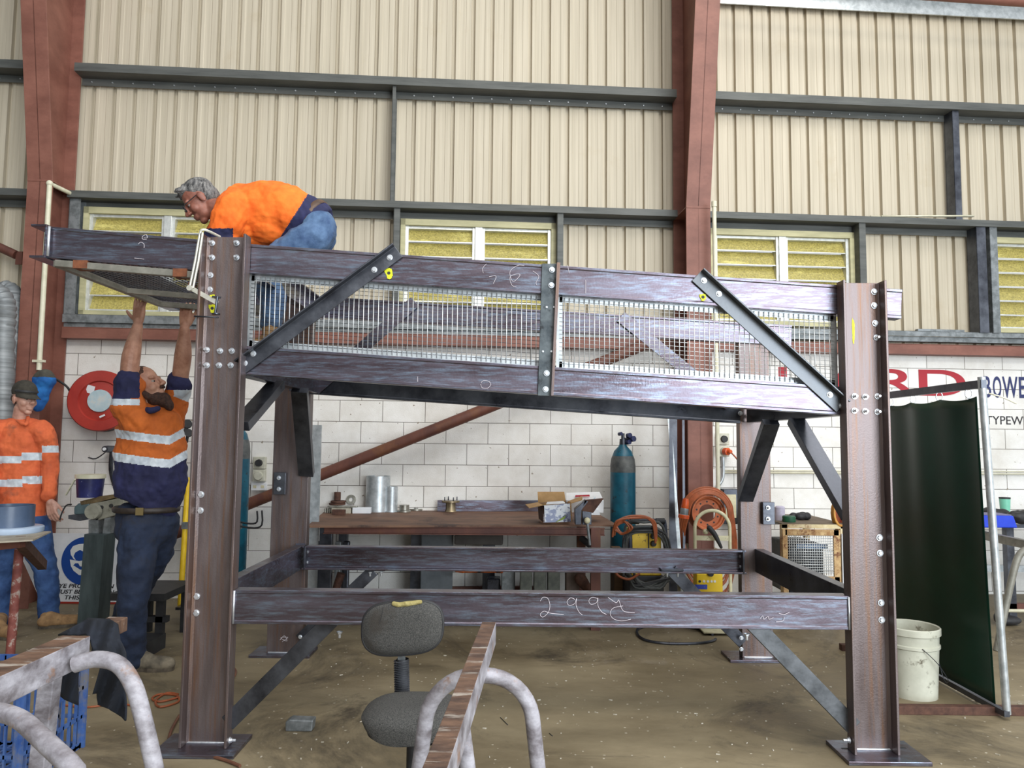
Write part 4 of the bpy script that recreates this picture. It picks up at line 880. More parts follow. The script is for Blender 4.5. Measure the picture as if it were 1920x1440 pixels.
# wall conduit on right & red box under
b=B(WM); s,z=WS(1352,886); b.tube([(s,-.03,WS(1352,886)[1]),(5.5,-.03,WS(1900,894)[1]+.03)],.009,8); b.tube([(s,-.03,WS(1352,886)[1]+.02),(5.5,-.03,WS(1900,894)[1]+.055)],.007,8); single('wall_conduit',b,mPVC,'thin cream conduit run along the block wall right of the middle column','conduit',WP(s,0,z))
b=B(WM); s,z=WS(1362,945); b.bb((s-.07,-.12,z-.18),(s+.09,-.0,z+.15)); eb=single('isolator_box',b,mDark,'dark electrical box with pale label beside the orange wheel rim','electrical box',WP(s,0,z),bev=.006); b=B(WM); b.bb((s-.05,-.123,z-.12),(s+.05,-.119,z+.10)); mkobj('label_plate',b,mCream,eb)
# --- eye protection sign
SG=thing('safety_sign','white safety sign with blue goggled-head symbol leaning on the wall behind the grinder','sign',PY(150,1128,6.62))
Ys=6.62; sp0=PY(98,998,Ys+.06); sp1=PY(222,1130,Ys); sw=sp1.x-sp0.x; sh_=sp0.z-sp1.z
b=B(); b.bb((sp0.x,Ys,sp1.z),(sp1.x,Ys+.008,sp0.z)); mkobj('board',b,mWhite,SG)
b=B(); c=PY(160,1052,Ys-.001); b.lathe([(0,.002),(.21,.002),(.21,0)],c,(0,-1,0),n=48,sm=False); mkobj('blue_disc',b,mat('sign_blue',S(20,70,150),rough=.5),SG)
mi_=mat('sign_white',S(228,230,226),rough=.5)
def flatpoly(pts,par,m,Y): q=B(); q.plate([PY(x,y,Y) for x,y in pts],(0,-.0015,0)); return mkobj('symbol',q,m,par)
flatpoly([(132,1032),(137,1024),(148,1020),(166,1019),(180,1024),(186,1036),(176,1032),(160,1036),(150,1031),(141,1036),(138,1043),(142,1050),(138,1048),(133,1040)],SG,mi_,Ys-.003)
flatpoly([(131,1049),(148,1052),(170,1049),(186,1050),(186,1053),(168,1055),(166,1062),(150,1062),(147,1056),(141,1056),(137,1061),(133,1061)],SG,mi_,Ys-.003)
flatpoly([(133,1061),(139,1061),(150,1068),(166,1070),(180,1062),(184,1068),(168,1080),(148,1078),(138,1070)],SG,mi_,Ys-.003)
RX=Matrix.Rotation(R(90),3,'X')
for st,x0,y0,x1,h in(('EYE PROTECTION',103,1102,214,.036),('MUST BE WORN IN',103,1113,214,.036),('THIS AREA',121,1124,186,.036)):
    a=PY(x0,y0,Ys-.002); e=PY(x1,y0,Ys-.002); text(st,mBlkP,SG,a,.06,RX,width=e.x-a.x,height=h,shear=.2,bold=.001)
b=B(); b.bb((sp0.x,Ys-.002,sp1.z-.012),(sp1.x,Ys+.01,sp1.z+.004)); mkobj('red_edge',b,mReel,SG)
# --- belt grinder on pedestal
GR=thing('belt_grinder','grey belt grinding machine on a dark square pedestal beside the reaching man','grinder',PZ(186,1150))
Yg=5.75; gp=lambda x,y,d=0.:PY(x,y,Yg+d)
mGG=mat('grey_machine_paint',S(120,120,108),S(158,156,142),rough=.5,scale=9,c3=S(88,80,64),s3=8)
a=gp(166,1000); e=gp(206,1000); b=B(); b.bar((a.x+.07,Yg,.0),(a.x+.09,Yg,gp(186,1000).z),rect(.165,.15),up=(1,0,0)); mkobj('pedestal',b,mat('dark_green_grey',S(50,60,62),S(78,90,92),rough=.5,metal=.3,scale=(8,8,2)),GR)
b=B(); b.plate([gp(166,1000),gp(185,1000),gp(184,970),gp(166,975)],(0,.1,0)); mkobj('support_bracket',b,mGalv,GR); b=B(); b.plate([gp(192,1002),gp(207,1000),gp(207,970),gp(196,972)],(0,.1,0)); mkobj('support_bracket',b,mGalv,GR)
b=B(); b.plate([gp(168,944),gp(215,932),gp(232,934),gp(232,962),gp(180,977),gp(170,970)],(0,.12,0)); mkobj('side_plate',b,mGG,GR,bev=.006)
b=B(); b.lathe([(0,.03),(.055,.03),(.062,0)],gp(176,959,-.02),(0,-1,0),n=28); mkobj('pulley_cover',b,mGG,GR)
b=B(); b.plate([gp(138,951),gp(146,944),gp(168,943),gp(168,964),gp(138,965)],(0,.15,0)); mkobj('wheel_guard',b,mat('blue_grey_guard',S(60,78,84),S(96,116,120),rough=.4,scale=6),GR,bev=.01)
b=B(); b.plate([gp(128,966),gp(168,963),gp(168,972),gp(150,977),gp(128,973)],(0,.18,0)); mkobj('work_rest',b,mDark,GR)
b=B(); b.plate([gp(150,940),gp(190,930),gp(232,926),gp(232,932),gp(190,941),gp(152,947)],(0,.15,0)); mkobj('belt_top',b,mat('brown_abrasive',S(92,76,52),S(130,112,80),rough=.9,scale=20),GR)
b=B(); 
for x,y in((191,951),(209,948)): b.lathe([(0,.012),(.014,.012),(.014,0)],gp(x,y,-.0),(0,-1,0),n=12)
mkobj('axle_bolt',b,mBlack,GR)
b=B(); b.tube(smooth([gp(134,946),gp(124,948),gp(116,962),gp(112,975)]),.006,6); mkobj('power_cord',b,mBlack,GR)
# bucket resting on grinder
BK=thing('paint_pail','small navy paint pail with white lid standing on the belt grinder','pail',gp(168,931)); c=gp(168,932,.04)
b=B(); b.lathe([(0,0),(.088,0),(.100,.155)],c,n=32); mkobj('pail_body',b,mat('navy_pail_plastic',S(22,26,70),S(44,50,110),rough=.4,scale=8,c3=S(170,180,190),s3=16,t3=.64,w3=.02),BK)
b=B(); b.lathe([(.100,.145),(.108,.145),(.108,.175),(0,.177)],c,n=32); mkobj('lid',b,mPVC,BK); b=B(); b.bar(c+V((-.13,-.09,.0+.02)),c+V((-.05,-.12,.14)),rect(.006,.018),up=(0,1,0)); mkobj('handle',b,mPVC,BK)
# --- steel workbench
ZB=.80; BT=thing('steel_workbench','long rusty steel-topped workbench against the block wall','workbench',(-.4,6.4,0))
mTop=mat('rusty_bench_top',S(92,66,52),S(132,98,76),rough=.65,metal=.2,scale=(3,8,3),c3=S(70,50,42),s3=2.5,t3=.55)
q=[PZ(576,986,ZB),PZ(1158,984,ZB),PZ(1108,956,ZB),PZ(612,956,ZB)]; b=B(); b.plate([V((p.x,p.y,ZB-.014)) for p in q],(0,0,.014)); mkobj('bench_top',b,mTop,BT)
yf=5.83
b=B(); b.bar((-1.46,yf+.05,ZB-.045),(.74,yf+.10,ZB-.045),chan(.06,.04,.006,.006)); mkobj('front_rail',b,mRedD,BT)
for x0,x1,y_,m in((598,621,.05,mDark),(1108,1126,.05,mRedD),(1082,1098,.5,mRedD),(770,790,.9,mDark),(634,650,1.0,mDark),(905,928,.95,mDark)):
    a=PY(x0,1040,yf+y_); e=PY(x1,1040,yf+y_); b=B(); b.bb((a.x,yf+y_,0),(e.x,yf+y_+.06,ZB-.014)); mkobj('leg',b,m,BT,bev=.002)
b=B(); b.bar((PY(1088,1040,yf+.5).x,yf+.45,.66),(PY(1130,1040,yf+.5).x,yf+.3,.52),rect(.04,.04)); mkobj('strut',b,mDark,BT)
# tall galvanised flat standing at bench left
a=PY(584,797,6.02); e=PY(604,797,6.02); b=B(); b.bb((a.x,6.0,0),(e.x,6.02,a.z)); single('galvanised_plate',b,mGalvL,'tall galvanised flat plate standing upright at the left end of the workbench','steel plate',((a.x+e.x)/2,6.01,0))
# angle on bench back
def bench(px,py): return PZ(px,py,ZB)
a=bench(820,959); e=bench(1085,959); b=B(); b.bar((a.x,a.y,ZB+.052),(e.x,e.y,ZB+.052),[(-x,y) for x,y in chan(.10,.04,.006,.007)][::-1]); single('steel_channel',b,mPurple,'loose steel channel lying along the back of the workbench','steel channel',((a.x+e.x)/2,a.y,ZB))
def canister(x0,x1,yt,yb,label,m):
    c=bench((x0+x1)/2,yb-2); r=(PY(x1,900,c.y).x-PY(x0,900,c.y).x)/2; h=PY((x0+x1)/2,yt,c.y).z-ZB; c.y+=r*.6
    t=thing('steel_tube_offcut',label,'steel tube',(c.x,c.y,ZB)); b=B(); b.lathe([(r-.004,0),(r,0),(r,h),(r-.004,h),(r-.004,.01)],(c.x,c.y,ZB),n=40); mkobj('tube_wall',b,m,t); b=B(); b.lathe([(0,.0),(r*1.25,.0),(r*1.25,.006),(0,.006)],(c.x,c.y,ZB),n=32) if x1-x0<35 else b.lathe([(0,.004),(r*.98,.004)],(c.x,c.y,ZB),n=32); mkobj('base_disc',b,m,t)
canister(683,728,893,962,'wide dull silver steel tube standing on the workbench',mGalvL); canister(720,744,913,962,'narrow silver steel tube in front of the wide one on the bench',mGalvL)
def flange(x,y,r,label,m,studs=0,neck=.05,neckr=.04,stack=1,dz=0.):
    c=bench(x,y); c.z+=dz; ZB=c.z; t=thing('pipe_flange',label,'flange',(c.x,c.y,ZB)); b=B()
    for k in range(stack): b.lathe([(0,k*.02),(r*(1-.08*k),k*.02),(r*(1-.08*k),.016+k*.02),(0,.016+k*.02)],(c.x+.01*k,c.y,ZB+(neck if studs else 0)),n=32)
    mkobj('flange_disc',b,m,t,bev=.002); b=B(); b.lathe([(neckr*1.25,0),(neckr,.02),(neckr,neck),(0,neck)] if studs else [(0,stack*.02),(neckr,stack*.02),(neckr,stack*.02+neck),(0,stack*.02+neck)],(c.x,c.y,ZB),n=24); mkobj('neck',b,m,t)
    for k in range(studs):
        a_=2*math.pi*(k+.3)/studs; b=B(); b.tube([(c.x+r*.75*math.cos(a_),c.y+r*.75*math.sin(a_),ZB+neck+.016),(c.x+r*.75*math.cos(a_),c.y+r*.75*math.sin(a_),ZB+neck+.05)],.005,8); mkobj('stud',b,mDark,t)
mRustS=mat('brown_rusty_casting',S(66,42,34),S(98,66,52),rough=.8,scale=20); mSil=mat('dull_silver',S(120,118,108),S(178,176,166),rough=.35,metal=.6,scale=12)
flange(845,959,.082,'brass-toned hub with four studs standing on the workbench middle',mat('bronze_hub',S(120,106,82),S(168,152,122),rough=.4,metal=.6,scale=12),4,.085,.045)
flange(632,958,.075,'dark rusty flanged fitting stacked on blocks at the bench left',mRustS,0,.075,.03,2,dz=.058); flange(758,960,.06,'small silver reel-like flange at the right of the two tubes',mSil,0,.045,.045,1); flange(780,957,.062,'flat silver disc lying behind the silver reel on the bench',mSil,0,.004,.02,1)
def block(x0,x1,y0,y1,label,m,d=.07,rot=0,nm='steel_block',cat='steel block',zb_=ZB):
    c=PZ((x0+x1)/2,y1,zb_); w=PY(x1,y1,c.y).x-PY(x0,y1,c.y).x; h=PY(x0,y0,c.y).z-PY(x0,y1,c.y).z; b=B(); b.box((c.x,c.y+d/2,zb_+h/2),(w,d,h),Matrix.Rotation(R(rot),3,'Z')); return single(nm,b,m,label,cat,(c.x,c.y+d/2,zb_),bev=.003)
block(621,657,953,963,'pale flat offcut block at the left of the bench stack',mat('pale_steel',S(150,142,124),S(190,184,168),rough=.6,scale=14),.09)
block(622,646,956,966,'small brown block in front of the bench stack',mRustS,.05)
block(660,694,952,963,'cream slotted block on the bench beside the wide tube',mWhite,.08,4)
for i,x in enumerate((608,612,616)): block(x,x+3,953,962,['leftmost','middle','rightmost'][i]+' of three thin upright plates at the bench left end',mSil,.06,0,'thin_plate','steel plate')
block(614,669,949,952,'long silver strip lying on top of the bench stack',mSil,.05,0,'steel_strip','steel strip',ZB+.050)
b=B(); c=bench(657,957); b.lathe([(.02,0),(.045,0),(.045,.03),(.02,.03),(.02,0)],c+V((0,.03,.095)),(.1,-1,.2),n=24); single('bearing_ring',b,mSil,'small round bearing ring propped beside the dark fitting','ring',c)
b=B(); c=bench(714,959); b.box(c+V((0,0,.02)),(.04,.03,.035),Matrix.Rotation(R(35),3,'Y')); single('hex_nut',b,mat('bronze_nut',S(110,96,70),S(150,136,106),rough=.4,metal=.6,scale=12),'bronze nut block lying between the two silver tubes','nut',c,bev=.003)
# cardboard boxes
BX=thing('cardboard_box','open cardboard box with printed front and raised flaps at the bench right','box',bench(1047,979)); bp=lambda x,y,d=0.:PY(x,y,5.95+d)
mPr=mat('printed_box_face',S(150,158,186),S(222,226,232),rough=.5,scale=(16,16,22),detail=2,contrast=(.46,.54),c3=S(90,90,120),s3=13,t3=.58,w3=.03)
b=B(); P4=[bp(1019,980),bp(1073,978),bp(1071,944),bp(1018,948)]; b.plate(P4,(0,.012,0)); mkobj('front_panel',b,mPr,BX)
b=B(); b.plate([bp(1019,980),bp(1018,948),bp(1008,944,.3),bp(1010,972,.3)],(.01,0,0)); mkobj('side_panel',b,mRustS,BX); b=B(); b.plate([bp(1073,978),bp(1071,944),bp(1064,941,.3),bp(1066,970,.3)],(-.01,0,0)); mkobj('side_panel',b,mCard,BX); b=B(); b.plate([bp(1010,974,.3),bp(1066,972,.3),bp(1064,941,.3),bp(1008,944,.3)],(0,.01,0)); mkobj('rear_panel',b,mCard,BX)
b=B(); b.plate([bp(1009,943,.30),bp(1061,941,.30),bp(1058,922,.32),bp(1008,922,.32)],(0,.008,0)); mkobj('flap',b,mCard,BX)
b=B(); b.plate([bp(1018,948),bp(1008,943,.3),bp(985,947,.25),bp(992,953,.02)],(0,0,.006)); mkobj('flap',b,mCard,BX); b=B(); b.plate([bp(1071,944),bp(1064,941,.28),bp(1092,931,.28),bp(1092,938,.05)],(0,0,.006)); mkobj('flap',b,mCard,BX); b=B(); b.plate([bp(1024,946,-.001),bp(1060,944,-.001),bp(1056,940,.08),bp(1026,942,.08)],(0,0,.004)); mkobj('flap',b,mWhite,BX)
b=B(); b.plate([bp(1041,980,-.01),bp(1052,972,-.01),bp(1062,966,-.01),bp(1058,973,-.01)],(0,-.004,0)); mkobj('green_tape',b,mat('green_tape',S(110,136,40),S(150,170,60),rough=.5,scale=20),BX)
B2=thing('cardboard_box','white printed carton tipped behind the open cardboard box','box',bench(1098,965)); b=B(); b.plate([bp(1062,938,.25),bp(1132,939,.25),bp(1124,922,.45),bp(1062,924,.45)],(0,.02,-.10)); mkobj('carton_body',b,mat('white_red_print',S(222,222,222),S(236,236,236),rough=.5,scale=8,c3=S(130,176,200),s3=9,t3=.60,w3=.02),B2)
b=B(); b.plate([bp(1093,965,.2),bp(1125,966,.2),bp(1123,956,.2),bp(1095,954,.2)],(0,.2,0)); mkobj('carton_base',b,mWhite,B2)
b=B(); b.plate([bp(1078,932,.3),bp(1106,931,.3),bp(1105,928,.33),bp(1079,929,.33)],(0,-.003,.003)); mkobj('red_print',b,mRedP,B2)
VS=thing('angle_stand','dark tilted V-shaped steel stand on the right end of the bench with a round-headed rod','steel stand',bench(1090,985)); vp=lambda x,y,d=0.:PY(x,y,5.78+d)
b=B(); b.plate([vp(1078,955),vp(1098,937),vp(1104,940),vp(1090,958),vp(1090,984),vp(1079,984)],(0,.10,0)); mkobj('side_cheek',b,mDark,VS,bev=.003)
b=B(); b.plate([vp(1096,938),vp(1132,935),vp(1112,962),vp(1090,958)],(0,.06,0)); mkobj('tilted_plate',b,mRustS,VS,bev=.003); b=B(); b.plate([vp(1092,958),vp(1109,960),vp(1109,984),vp(1092,984)],(0,.08,0)); mkobj('upright_plate',b,mDark,VS,bev=.003)
b=B(); b.tube([vp(1101,978,-.04),vp(1106,1022,-.04)],.011,10); mkobj('rod',b,mGalv,VS); b=B(); b.sph(vp(1101,976,-.05),.024); mkobj('rod_knob',b,mCream,VS)
# items under the bench
def ublock(x0,x1,yt,Y,label,m,d=.12,nm='steel_block',cat='steel block',z0=0.):
    a=PY(x0,yt,Y); e=PY(x1,yt,Y); b=B(); b.bb((a.x,Y,z0),(e.x,Y+d,a.z)); return single(nm,b,m,label,cat,((a.x+e.x)/2,Y+d/2,z0),bev=.012)
mBlk=mat('greenish_grey_block',S(84,88,82),S(122,124,114),rough=.7,scale=9,c3=S(60,58,54),s3=8)
for i,(x0,x1) in enumerate(((975,998),(1001,1024),(1027,1050))): ublock(x0,x1,1071,6.2,['left','middle','right'][i]+'most of the three grey rounded blocks under the bench' if i!=1 else 'middle of the three grey rounded blocks under the bench',mBlk)
ublock(1061,1086,1068,6.2,'brownish grey block right of the three grey blocks under the bench',mat('brown_grey_block',S(88,74,66),S(116,100,90),rough=.7,scale=9))
ublock(852,943,1002,6.5,'grey flat carton on the lower shelf under the bench',mat('grey_carton',S(82,78,76),S(100,96,94),rough=.8,scale=5),.2,'carton','carton',PY(900,1022,6.5).z)
ublock(790,850,985,6.6,'tall blue-grey sheet standing under the bench left of the carton',mat('blue_grey_sheet',S(92,98,104),S(120,126,130),rough=.6,scale=5),.02,'metal_sheet','sheet')
ublock(912,938,1085,6.5,'small dark box on the floor beneath the bench',mDark,.15,'dark_box','box'); ublock(940,966,1062,6.4,'narrow grey plate standing left of the grey blocks under the bench',mGalv,.02,'narrow_plate','steel plate')
b=B(); limb(b,[PY(856,1068,6.4),PY(868,1070,6.4)],[.022,.02]); limb(b,[PY(915,1068,6.4),PY(940,1071,6.4)],[.022,.018]); b.tube([PY(862,1070,6.4),PY(925,1070,6.4)],.018,8); single('hand_tool',b,mat('orange_black_plastic',S(180,84,30),S(220,110,44),rough=.5,scale=18,c3=S(30,30,32),s3=5,t3=.5),'orange and black hand tool hanging beneath the bench','tool',PY(900,1070,6.4))
b=B(); limb(b,[PY(1088,1085,6.1),PY(1110,1115,6.1)],[.05,.03]); single('brown_sack',b,mRustS,'small dark sack slumped beside the brownish block under the bench','sack',PZ(1100,1150))
b=B(); b.lathe([(.10,0),(.15,.02),(.15,.09),(.12,.11),(.06,.11),(.06,.0)],(PY(694,1110,6.4).x,6.4,.0+.03),n=28); single('grey_reel',b,mGalv,'grey round reel on the floor by the wall left of the bench blocks','reel',(PY(694,1110,6.4).x,6.4,.03))
for i,(x0,x1,m) in enumerate(((568,584,mat('navy_drum',S(26,34,66),S(42,52,86),rough=.5,scale=6)),(587,598,mDark),(628,640,mGalv),(643,655,mDark))): ublock(x0,x1,1015,6.55,['navy blue post','dark post','pale galvanised post','second dark post'][i]+' among those stored beneath the bench left end',m,.05,'stored_post','post')
b=B(); b.tube([PY(628,1110,6.1),PY(640,1075,6.1)],[.03,.034],12); single('bent_pipe',b,mRustS,'short rusty pipe leaning under the bench left end','pipe',PZ(630,1150))
# --- flats leaning next to middle column
for i,(xa,ya,xb,w,m,lb) in enumerate(((1253,782,1283,.03,mGalvL,'bright flat bar leaning beside the middle red column'),(1262,782,1262,.07,mDark,'wide dark bar standing left of the middle red column'),(1281,782,1283,.02,mDark,'thin dark rod standing against the middle red column'))):
    a=PY(xa,ya-20,6.62); e=PY(xb,1090,6.35); e.z=0; b=B(); b.bar(e,a,rect(w,.008),up=(0,1,0)); single('leaning_bar',b,m,lb,'steel bar',e)
# --- yellow welder with cables
WD=thing('welding_machine','scuffed yellow welding machine wrapped in cables right of the teal cylinder','welding machine',PZ(1210,1165)); wp=lambda x,y,d=0.:PY(x,y,6.0+d)
a=wp(1184,996); e=wp(1240,1020); b=B(); b.bb((a.x,6.0,e.z-.25),(e.x,6.3,a.z)); mkobj('case',b,mat('scuffed_yellow',S(206,170,40),S(226,190,56),rough=.5,scale=8,c3=S(60,50,36),s3=26,t3=.60,w3=.03),WD,bev=.01)
b=B(); b.bb((a.x-.02,6.0,.0),(e.x+.02,6.35,e.z-.25)); mkobj('lower_case',b,mBlack,WD,bev=.01); b=B(); b.bb((wp(1211,1).x,5.995,e.z-.2),(wp(1213,1).x,6.0,a.z)); mkobj('seam',b,mBlack,WD)
for y in(1005,1019): b=B(); b.lathe([(0,.03),(.02,.03),(.025,0)],wp(1225,y,-.0),(0,-1,0),n=20); mkobj('knob',b,mBlack,WD)
b=B(); b.tube(smooth([wp(1183,1060),wp(1181,985),wp(1186,977),wp(1236,977),wp(1246,983),wp(1250,1060)],4),.018,10); mkobj('carry_frame',b,mat('dark_navy_frame',S(30,34,48),S(52,58,76),rough=.5,scale=10),WD)
for x in(1190,1238): b=B(); b.tube([wp(x-8,977,-.01),wp(x+8,977,-.01)],.024,10); mkobj('foam_grip',b,mBlack,WD)
random.seed(5)
CB=thing('cable_coil','loose dark cables heaped over and below the yellow welding machine','cable',wp(1200,990,-.1))
for k in range(12):
    x0=1166+random.uniform(0,14); y0=985+random.uniform(-4,25); b=B()
    pts_=[wp(x0,1050+random.uniform(-10,30),-.05),wp(x0+4,y0,-.06),wp(1200+random.uniform(-10,10),y0-12+k,-.07-.01*k),wp(1245+random.uniform(-6,6),y0,-.06),wp(1252+random.uniform(0,8),1050+random.uniform(0,30),-.05)] if k<5 else [wp(1170+random.uniform(0,20),1078+random.uniform(-8,4),-.04-.008*k),wp(1190+random.uniform(0,20),1092+random.uniform(-6,10),-.08),wp(1225+random.uniform(0,20),1095+random.uniform(-10,10),-.08),wp(1256,1078+random.uniform(-8,10),-.05)]
    b.tube(smooth(pts_),.011,7); mkobj('cable_loop',b,mat('grey_cable',S(50,52,52),S(80,82,80),rough=.6,scale=10) if k%3 else mBlack,CB)
OC=thing('cable_coil','orange extension cable bundled over the bench end and welding machine','cable',wp(1180,980))
for k in range(9):
    b=B(); j=lambda s=4:random.uniform(-s,s)
    b.tube(smooth([wp(1152+j(),1000+j(8),-.1),wp(1160+j(),978+j(3),-.11-.01*k),wp(1190+j(),969+j(3),-.12),wp(1222+j(),974+j(3),-.11),wp(1228+j(3),1010+j(15),-.1)] if k<5 else [wp(1155+j(),984+j(3),-.12),wp(1172+j(),976+j(),-.13),wp(1182+j(),990+j(),-.14-.006*k),wp(1166+j(),999+j(),-.13),wp(1154+j(),990+j(),-.12)]),.0085,7); mkobj('cable_loop',b,mOrangeC,OC)
b=B(); b.tube(smooth([wp(1150,1066,-.2),wp(1160,1080,-.2),wp(1180,1086,-.2),wp(1200,1075,-.2)]),.009,7); mkobj('cable_loop',b,mOrangeC,OC)
b=B(); a=PY(1152,1000,6.35); e=PY(1170,1000,6.35); b.bb((a.x,6.35,0),(e.x,6.6,.55)); single('wooden_box',b,mat('dark_wood',S(84,62,40),S(110,84,56),rough=.8,scale=(3,3,14)),'dark wooden box on the floor behind the cables','box',(a.x,6.45,0),bev=.004)
# --- hand truck, rim with orange cable
HT=thing('hand_truck','cream tubular hand truck holding a yellow wire feeder by the middle column','hand truck',PZ(1325,1160)); hp=lambda x,y,d=0.:PY(x,y,6.0+d)
lx=hp(1294,1).x; rx=hp(1356,1).x; cxm=(lx+rx)/2; rr_=(rx-lx)/2; zt_=hp(1325,957).z-rr_
b=B(); b.tube([(lx,6.0,.05),(lx,6.0,zt_)]+[(cxm-rr_*math.cos(R(a)),6.0,zt_+rr_*math.sin(R(a))) for a in range(10,180,10)]+[(rx,6.0,zt_),(rx,6.0,.05)],.014,10); mkobj('tube_frame',b,mCream,HT)
b=B(); b.bb((lx,5.995,hp(1,1000).z),(rx,6.002,hp(1,991).z)); mkobj('cross_plate',b,mCream,HT); b=B(); b.sph(hp(1323,997,-.02),.022); mkobj('pivot_knob',b,mCream,HT)
b=B(); b.bb((lx,6.0,.02),(rx,5.75,.03)); mkobj('toe_plate',b,mCream,HT)
b=B(); limb(b,[hp(1330,990,-.05),hp(1340,1002,-.06),hp(1352,1026,-.06)],[.022,.02,.012]); mkobj('torch_grip',b,mBlack,HT)
a=hp(1298,1070); e=hp(1346,1104); b=B(); b.bb((a.x,5.86,e.z),(e.x,5.98,a.z)); yb2=mkobj('wire_feeder',b,mat('bright_yellow_panel',S(236,196,10),S(246,208,24),rough=.4,scale=6,c3=S(150,120,20),s3=20,t3=.68,w3=.03),HT,bev=.006)
b=B(); b.lathe([(0,.02),(.022,.02),(.025,0)],PY(1332,1075,5.86),(0,-1,0),n=20); mkobj('dial',b,mBlack,yb2)
for x in(1312,1320,1327,1334,1340): b=B(); b.lathe([(0,.006),(.009,.006),(.01,0)],PY(x,1090,5.86),(0,-1,0),n=12,sm=False); mkobj('button',b,mWhite if x>1312 else mBlack,yb2)
q=PY(1303,1096,5.858); w_=PY(1326,1096,5.858); b=B(); b.bb((q.x,5.856,q.z-.035),(w_.x,5.86,q.z)); mkobj('blue_label',b,mat('blue_label',S(44,60,160),S(60,80,180),rough=.5,scale=30,c3=S(210,214,230),s3=30,t3=.62,w3=.02),yb2)
b=B(); b.bb((a.x,5.86,.03),(e.x,6.0,e.z)); mkobj('feeder_base',b,mBlack,HT,bev=.01)
RM=thing('wheel_rim','rusty orange truck wheel rim fixed low on the middle red column','wheel rim',PY(1326,962,6.55)); c=PY(1326,962,6.48); ax=V((.1,-.99,.05)).normalized()
mRim=mat('orange_rim_paint',S(164,84,46),S(196,110,66),rough=.6,scale=10,c3=S(110,70,50),s3=8)
b=B(); b.lathe([(.075,.0),(.118,.0),(.125,.02),(.145,.03),(.150,.045),(.142,.045),(.130,-.02),(.135,-.09),(.148,-.11),(.152,-.10),(.140,-.06),(.125,-.03),(.075,-.012),(.075,0)],c,ax,n=48); mkobj('rim_body',b,mRim,RM)
for k in range(10):
    a_=2*math.pi*(k+.5)/10; u=ax.cross(V((0,0,1))).normalized(); v_=u.cross(ax); b=B(); b.lathe([(0,.0015),(.0085,.0015),(.0085,0)],c+u*(.098*math.cos(a_))+v_*(.098*math.sin(a_)),ax,n=12,sm=False); mkobj('bolt_hole',b,mBlack,RM)
HC=thing('orange_hose_coil','coil of orange extension cable hanging over the wheel rim','cable',c+V((0,0,-.15)))
for k in range(8):
    w_=.165+.008*k+random.uniform(-.005,.005); L=.42+.05*k*random.uniform(.6,1.2)+.05; b=B(); d_=-.05+.012*k
    pts_=[c+V((-w_*math.cos(R(a)),d_*.6-.02,w_*math.sin(R(a)))) for a in range(0,181,20)]+[c+V((w_*1.15,d_*.5,-L*.5)),c+V((w_*.7,d_*.5-.05,-L*.92)),c+V((0,d_-.06,-L)),c+V((-w_*.8,d_*.5-.05,-L*.92)),c+V((-w_*1.25,d_*.5,-L*.5))]
    b.tube(smooth(pts_+[pts_[0]],3),.0085,7); mkobj('cable_loop',b,mOrangeC,HC)
CN=thing('cable_connector','orange and grey three-phase connector hanging from the orange cable','connector',PY(1284,948,6.3)); a=PY(1286,935,6.3); e=PY(1282,968,6.3); b=B(); b.lathe([(0,0),(.022,0),(.028,.02),(.032,.07),(.030,.08)],a,(e-a),n=18); mkobj('plug_body',b,MATS['orange_plastic'],CN); b=B(); b.lathe([(.030,.08),(.034,.085),(.034,.13),(.040,.135)],a,(e-a),n=18); mkobj('coupler',b,mGalv,CN); b=B(); b.lathe([(.040,.135),(.046,.14),(.046,.165),(0,.165)],a,(e-a),n=18); mkobj('screw_ring',b,MATS['orange_plastic'],CN)
# --- caged generator
CG=thing('caged_generator','rust-edged cream wire-mesh cage unit behind the right back column','cage',PZ(1500,1150)); Y0=6.15; gp2=lambda x,y,d=0.:PY(x,y,Y0+d)
xl=gp2(1448,1).x; xr=gp2(1563,1).x; zt2=gp2(1,968).z; mCr=mat('rusty_cream_frame',S(200,180,132),S(226,214,178),rough=.6,scale=12,c3=S(150,108,66),s3=6,t3=.50,w3=.1)
def rb(nm,a_,e_,m=mCr,p=CG,**k): b=B(); b.bb(a_,e_); return mkobj(nm,b,m,p,bev=.003,**k)
for x in(xl,xr-.05):
    for y in(Y0,Y0+.75): rb('corner_post',(x,y,0),(x+.05,y+.05,zt2))
rb('top_rail',(xl,Y0,zt2-.035),(xr,Y0+.05,zt2)); rb('top_rail',(xl,Y0+.75,zt2-.035),(xr,Y0+.8,zt2)); rb('side_rail',(xr-.05,Y0,zt2-.035),(xr,Y0+.8,zt2)); rb('top_tray',(xl,Y0,zt2),(xr,Y0+.8,zt2+.006),mat('brown_tray',S(90,78,64),S(120,104,86),rough=.8,scale=8))
zm=gp2(1,985).z; mRF=mat('rust_speckled_frame',S(160,120,76),S(210,180,132),rough=.7,scale=26,c3=S(112,66,38),s3=14,t3=.52)
rb('door_frame',(xl+.02,Y0-.02,gp2(1,977).z-.05),(xr-.07,Y0,gp2(1,977).z),mRF); rb('door_frame',(xr-.115,Y0-.02,.05),(xr-.06,Y0,gp2(1,977).z),mRF); rb('door_frame',(xl+.0,Y0-.02,.05),(xl+.04,Y0,gp2(1,977).z),mRF); rb('door_frame',(xl+.02,Y0-.02,gp2(1,1065).z-.05),(xr-.07,Y0,gp2(1,1065).z),mRF); rb('white_side',(xr-.05,Y0-.022,.02),(xr,Y0-.002,zm),mWhite)
b=B(); za=gp2(1,984).z; zb3=gp2(1,1063).z
for i in range(1,20): x=xl+.04+(xr-.12-xl-.04)*i/20; b.tube([(x,Y0-.01,zb3),(x,Y0-.01,za)],.0028,5)
